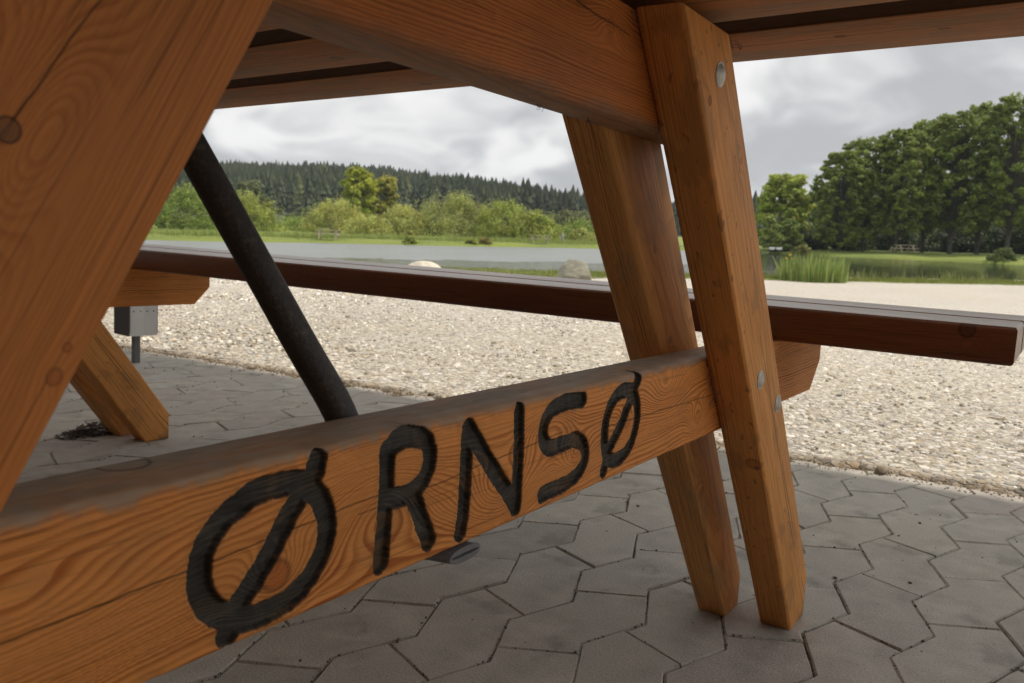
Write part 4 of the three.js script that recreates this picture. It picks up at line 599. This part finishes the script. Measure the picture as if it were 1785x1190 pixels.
// tabletop: five planks lying along z, seen from below
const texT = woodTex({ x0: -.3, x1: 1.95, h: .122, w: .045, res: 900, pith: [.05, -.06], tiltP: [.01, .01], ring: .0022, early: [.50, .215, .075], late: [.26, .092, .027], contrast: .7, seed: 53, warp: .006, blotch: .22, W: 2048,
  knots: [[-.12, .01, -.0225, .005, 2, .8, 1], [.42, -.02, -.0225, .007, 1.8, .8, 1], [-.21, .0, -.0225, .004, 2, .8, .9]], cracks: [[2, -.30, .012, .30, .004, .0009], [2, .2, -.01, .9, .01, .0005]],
  dustShading: (l, t, q, f, fib) => f % 2 ? [.045, .026, .014, .9] : [.24, .17, .10, .45 * sstep(.0, .3, fbm(l * 9, t * 30, q * 20, 4))] });  // plank sides painted near-black so the gaps look shaded; dust patches below
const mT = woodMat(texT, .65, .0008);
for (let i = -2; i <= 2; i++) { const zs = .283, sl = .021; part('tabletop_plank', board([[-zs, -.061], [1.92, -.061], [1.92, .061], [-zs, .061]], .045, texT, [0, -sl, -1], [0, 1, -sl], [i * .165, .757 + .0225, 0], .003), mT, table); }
// benches: dark stained planks
const texB = woodTex({ x0: -.32, x1: 1.95, h: .145, w: .048, res: 800, pith: [.03, -.09], tiltP: [.02, .02], ring: .0022, early: [.18, .062, .026], late: [.105, .034, .015], contrast: .8, seed: 61, warp: .006, blotch: .3, W: 2048,
  knots: [[-.232, .0725, .016, .008, 1.2, 1.0, 1], [.04, .0725, .01, .003, 1.3, .6, .8], [.5, -.01, .024, .006, 2, 1, 1]],
  dustShading: (l, t, q, f, fib) => f === 0 ? [.46, .40, .36, clamp(.62 + .3 * noise(l * 5, t * 40) + .15 * fib)] : null });  // sky reflection on the top face painted in as pale grey
const mB = woodMat(texB, .34, .0005, { specularIntensity: 1 });
for (const s of [1, -1]) for (const x of [.6971, .8655]) part('bench_plank', board([[-.2856, -.0725], [1.90, -.0725], [1.90, .0725], [-.2856, .0725]], .048, texB, [0, 0, -1], [0, 1, 0], [s * x, yt + .024, 0], .005), mB, table);
// steel brace: a tube from the middle of the lettered beam up to the tabletop, its lower end hammered flat under the beam
{
  const W = 256, a = new Uint8Array(W * W * 4), b = new Uint8Array(W * W * 4); for (let j = 0; j < W; j++) for (let i = 0; i < W; i++) { const n = fbm(i / 12, j / 12, 3, 4), f = noise(i / 2, j / 2, 8), k = sstep(.08, .3, fbm(i / 30, j / 30, 21, 3)), o = (j * W + i) * 4, L = .066 * (1 + .5 * n + .15 * f); a[o] = s8(lerp(L, L * 1.5, k)); a[o + 1] = s8(lerp(L * .96, L * 1.3, k)); a[o + 2] = s8(lerp(L * .93, L * 1.15, k)); a[o + 3] = 255; b[o] = b[o + 1] = b[o + 2] = 255 * clamp(.5 + n * .6 + f * .2); b[o + 3] = 255; }
  const tA = dataTex(a, W, W, true, true), tB = dataTex(b, W, W, false, true); tA.repeat.set(7, 1); tB.repeat.set(7, 1);
  const mZ = new THREE.MeshStandardMaterial({ map: tA, color: new THREE.Color().setRGB(2.6, 2.75, 3.0), roughness: .55, metalness: .2 });
  const mS = new THREE.MeshStandardMaterial({ map: tA, bumpMap: tB, bumpScale: .0006, roughness: .62, metalness: .35 });
  const V = (...q) => new THREE.Vector3(...q);
  const mkBrace = (z0, sgn) => {
    const pts = [V(-.2495, .757, -.247), V(-.2, .583, -.15), V(-.1687, .474, -.0900), V(-.154, .4227, -.0616), V(-.147, .40, -.0595), V(-.138, .372, -.0590), V(-.124, .345, -.0585)].map(v => V(v.x, v.y, z0 + sgn * v.z + (sgn < 0 ? -tL : 0)));
    const g = new THREE.TubeGeometry(new THREE.CatmullRomCurve3(pts, false, 'centripetal'), 60, .0112, 20);
    const B = part('brace', g, mS, table);
    const N = 36, P = [], ix = []; const ring = (t, c, hw, ht) => { for (let i = 0; i < N; i++) { const an = i / N * 6.2832, sx = Math.sign(Math.cos(an)) * Math.pow(Math.abs(Math.cos(an)), .75), sy = Math.sin(an); P.push(c[0] + hw * sx, c[1] + ht * sy, z0 + sgn * c[2] + (sgn < 0 ? -tL : 0)); } };
    const secs = [[[-.130, .352, -.0575], .0112, .0105], [[-.118, .334, -.062], .014, .006], [[-.106, .326, -.052], .0175, .0058], [[-.090, .3225, -.025], .0185, .0056], [[-.0800, .3205, -.0070], .0185, .0056]];
    secs.forEach(s => ring(0, ...s)); const n = secs.length; ring(0, [-.0800, .3205, -.0070], .0165, .0012); ring(0, [-.083, .3215, -.014], .016, .001);
    for (let j = 0; j < n + 1; j++) for (let i = 0; i < N; i++) { const k = (i + 1) % N, A = j * N; ix.push(A + i, A + k, A + N + i, A + k, A + N + k, A + N + i); }
    const tg = new THREE.BufferGeometry(); tg.setAttribute('position', new THREE.Float32BufferAttribute(P, 3)); tg.setIndex(ix); const uv = []; for (let i = 0; i < P.length / 3; i++) uv.push(P[i * 3] * 12, P[i * 3 + 2] * 12); tg.setAttribute('uv', new THREE.Float32BufferAttribute(uv, 2));
    part('flattened_end', toCreasedNormals(tg, .7), mZ, B);
  };
  mkBrace(0, 1); mkBrace(-1.62, -1);
}
// ---------------------------------------------------------------- metal box on a post, litter, cobwebs
{
  const T = thing('box_on_post', 'grey metal box on a short square post beside the far table legs', 'metal box'); tilt(T); T.position.set(1.3457, 0, -2.6213).applyQuaternion(QT);
  const W = 256, a = new Uint8Array(W * W * 4); for (let j = 0; j < W; j++) for (let i = 0; i < W; i++) { const n = fbm(i / 40, j / 40, 3, 5), o = (j * W + i) * 4, L = .50 * (1 + .35 * n); a[o] = s8(L); a[o + 1] = s8(L * .99); a[o + 2] = s8(L * .98); a[o + 3] = 255; }
  const zinc = new THREE.MeshStandardMaterial({ map: dataTex(a, W, W, true, true), roughness: .5, metalness: .1 }), dark = new THREE.MeshStandardMaterial({ color: new THREE.Color().setRGB(.03, .016, .014), roughness: .6 });
  const s = .112, h = .15, rr = .012, sh = new THREE.Shape(); sh.moveTo(-s / 2, h); sh.lineTo(-s / 2, rr); sh.quadraticCurveTo(-s / 2, 0, -s / 2 + rr, 0); sh.lineTo(s / 2 - rr, 0); sh.quadraticCurveTo(s / 2, 0, s / 2, rr); sh.lineTo(s / 2, h);
  for (let k = 0; k < 4; k++) { const c = new THREE.Path(); c.absarc(-s * .36 + k * s * .24, h * .62, .0028, 0, 6.3, true); sh.holes.push(c); }
  const plate = new THREE.ExtrudeGeometry(sh, { depth: .003, bevelEnabled: false, curveSegments: 8 });
  const bx = new THREE.Group(); bx.name = 'box'; bx.position.set(0, .11, 0); bx.rotation.y = -.06; T.add(bx);
  const f = (rot, mt, name) => { const g = plate.clone(); g.translate(0, 0, s / 2 - .003); g.rotateY(rot); part(name, g, mt, bx); };
  f(0, zinc, 'perforated_panel'); f(Math.PI, dark, 'panel'); f(-Math.PI / 2, dark, 'panel'); f(Math.PI / 2, dark, 'panel');
  const fl = new THREE.BoxGeometry(s - .014, .003, s - .014); fl.translate(0, .003, 0); part('floor_panel', fl, dark, bx); const ld = new THREE.BoxGeometry(s + .01, .004, s + .01); ld.translate(0, h + .002, 0); part('lid', ld, zinc, bx);
  const pg = new THREE.BoxGeometry(.022, .115, .022); pg.translate(0, .056, 0); part('post', pg, new THREE.MeshStandardMaterial({ color: new THREE.Color().setRGB(.12, .12, .12), roughness: .6 }), T);
}
{ // leaf litter caught at the foot of the far legs
  const r = rng(91), p = [], q = new THREE.Vector3(); for (let i = 0; i < 420; i++) { const a = r() * 6.28, k = Math.pow(r(), .7), x = .635 + Math.cos(a) * .085 * k + .03 * (r() - .5), z = -1.70 + Math.sin(a) * .05 * k, y = .002 + .03 * r() * (1 - k), s = .004 + .010 * r(), u = r() * 6.28, v = (r() - .5) * 1.4; const c = Math.cos(u) * s, d = Math.sin(u) * s, e = Math.sin(v) * s; p.push(x - c, y, z - d, x + d * .4, y + e * .5, z - c * .4, x + c, y + e, z + d, x - c, y, z - d, x + c, y + e, z + d, x - d * .4, y + e * .3, z + c * .4); }
  const g = new THREE.BufferGeometry(); g.setAttribute('position', new THREE.Float32BufferAttribute(p, 3)); g.computeVertexNormals(); const m = new THREE.Mesh(g, new THREE.MeshStandardMaterial({ color: new THREE.Color().setRGB(.07, .045, .028), roughness: .95, side: THREE.DoubleSide })); m.name = 'leaf_litter'; tilt(m); m.castShadow = m.receiveShadow = true; scene.add(m); tag(m, 'dark dry leaf litter heaped at the foot of the far table legs', 'leaf litter', null, 'stuff');
}
{ // cobweb and dusty threads hanging on the bar under the tabletop and in the corners of the near right leg
  const r = rng(17), gs = []; const V = (...q) => new THREE.Vector3(...q);
  const thread = (p, len, n, rad) => { for (let i = 0; i < n; i++) { const a = V(p[0] + (r() - .5) * .02, p[1], p[2] + (r() - .5) * .012), pts = [a]; for (let k = 1; k < 5; k++) pts.push(V(a.x + (r() - .5) * len * .8, a.y - len * (.1 + .2 * k) * (r() * .8 + .2), a.z + (r() - .5) * len * .6)); gs.push(new THREE.TubeGeometry(new THREE.CatmullRomCurve3(pts), 10, rad, 4)); } };
  for (const x of [.03, .10]) thread([x, ub, -.035], .007, 4, .00018);
  for (let k = 0; k < 26; k++) { const y = .655 + .09 * r(); thread([.165 - .7446 * (y - .70) - .02, y, .001], .008, 2, .00018); }
  for (let k = 0; k < 24; k++) { const y = .335 + .09 * r(); thread([.6695 - .7446 * y - .004, y, .004], .008, 2, .0002); }
  for (let k = 0; k < 30; k++) thread([.225 + .06 * r(), .752, -.005 + .04 * r()], .010, 2, .00025);
  const m = part('cobweb', mergeGeometries(gs), new THREE.MeshStandardMaterial({ color: new THREE.Color().setRGB(.16, .13, .10), roughness: 1 }), table); m.userData.kind = 'stuff';
}
// ---------------------------------------------------------------- added unseen shelter: roof shades the table, underside and wall shape its light
{
  const T = thing('added_shelter', 'added unseen timber shelter shading the picnic table, with a light-bouncing underside and dark back wall', 'shelter');
  const RH = 3.5, k = RH / Math.tan(SUN_EL), sx = SUN_AZ[0] * k, sz = SUN_AZ[1] * k, ang = Math.atan(.072);
  T.position.set(1.752 + sx - .072 * sz, 0, 0); T.rotation.y = ang;      // the eave whose shadow ends at the paving's edge
  const bx = (w, h, d, x, y, z) => { const g = new THREE.BoxGeometry(w, h, d); g.translate(x, y, z); return g; };
  const std = (c, r) => new THREE.MeshStandardMaterial({ color: new THREE.Color().setRGB(...c), roughness: r });
  const dk = std([.20, .13, .08], .8), rf = std([.10, .10, .10], .9), pale = std([.74, .71, .65], .8);
  const ZA = 1.05 + sz, ZB = -7.5, zc = (ZA + ZB) / 2, zl = ZA - ZB, WD = 4.6;
  part('roof', bx(WD, .07, zl, -WD / 2, RH + .055, zc), rf, T);
  part('bounce_ceiling', bx(WD - .02, .02, zl - .02, -WD / 2, RH + .01, zc), pale, T);  // added pale underside, bounces light back down onto the paving
  for (const x of [-.35, -WD + .35]) part('beam', bx(.14, .22, zl - .3, x, RH - .112, zc), dk, T);
  for (const [x, z] of [[-.35, 2.2], [-.35, -7.3], [-WD + .35, ZA - .3], [-WD + .35, -7.3]]) part('post', bx(.14, RH - .225 + .3, .14, x, (RH - .225) / 2 - .15, z), dk, T);
  for (let i = 0; i < 24; i++) part(`added_wall_board${i ? '_' + String(i).padStart(3, '0') : ''}`, bx(.025 + .006 * (i % 2), 2.3, .34, -WD + .2, 1.15, ZA - .4 - i * .345), dk, T);  // wall added to darken the leg faces turned towards it
}
scene.traverse(o => { if (o.isMesh) { o.castShadow = true; o.receiveShadow = true; } });
renderer.render(scene, camera);
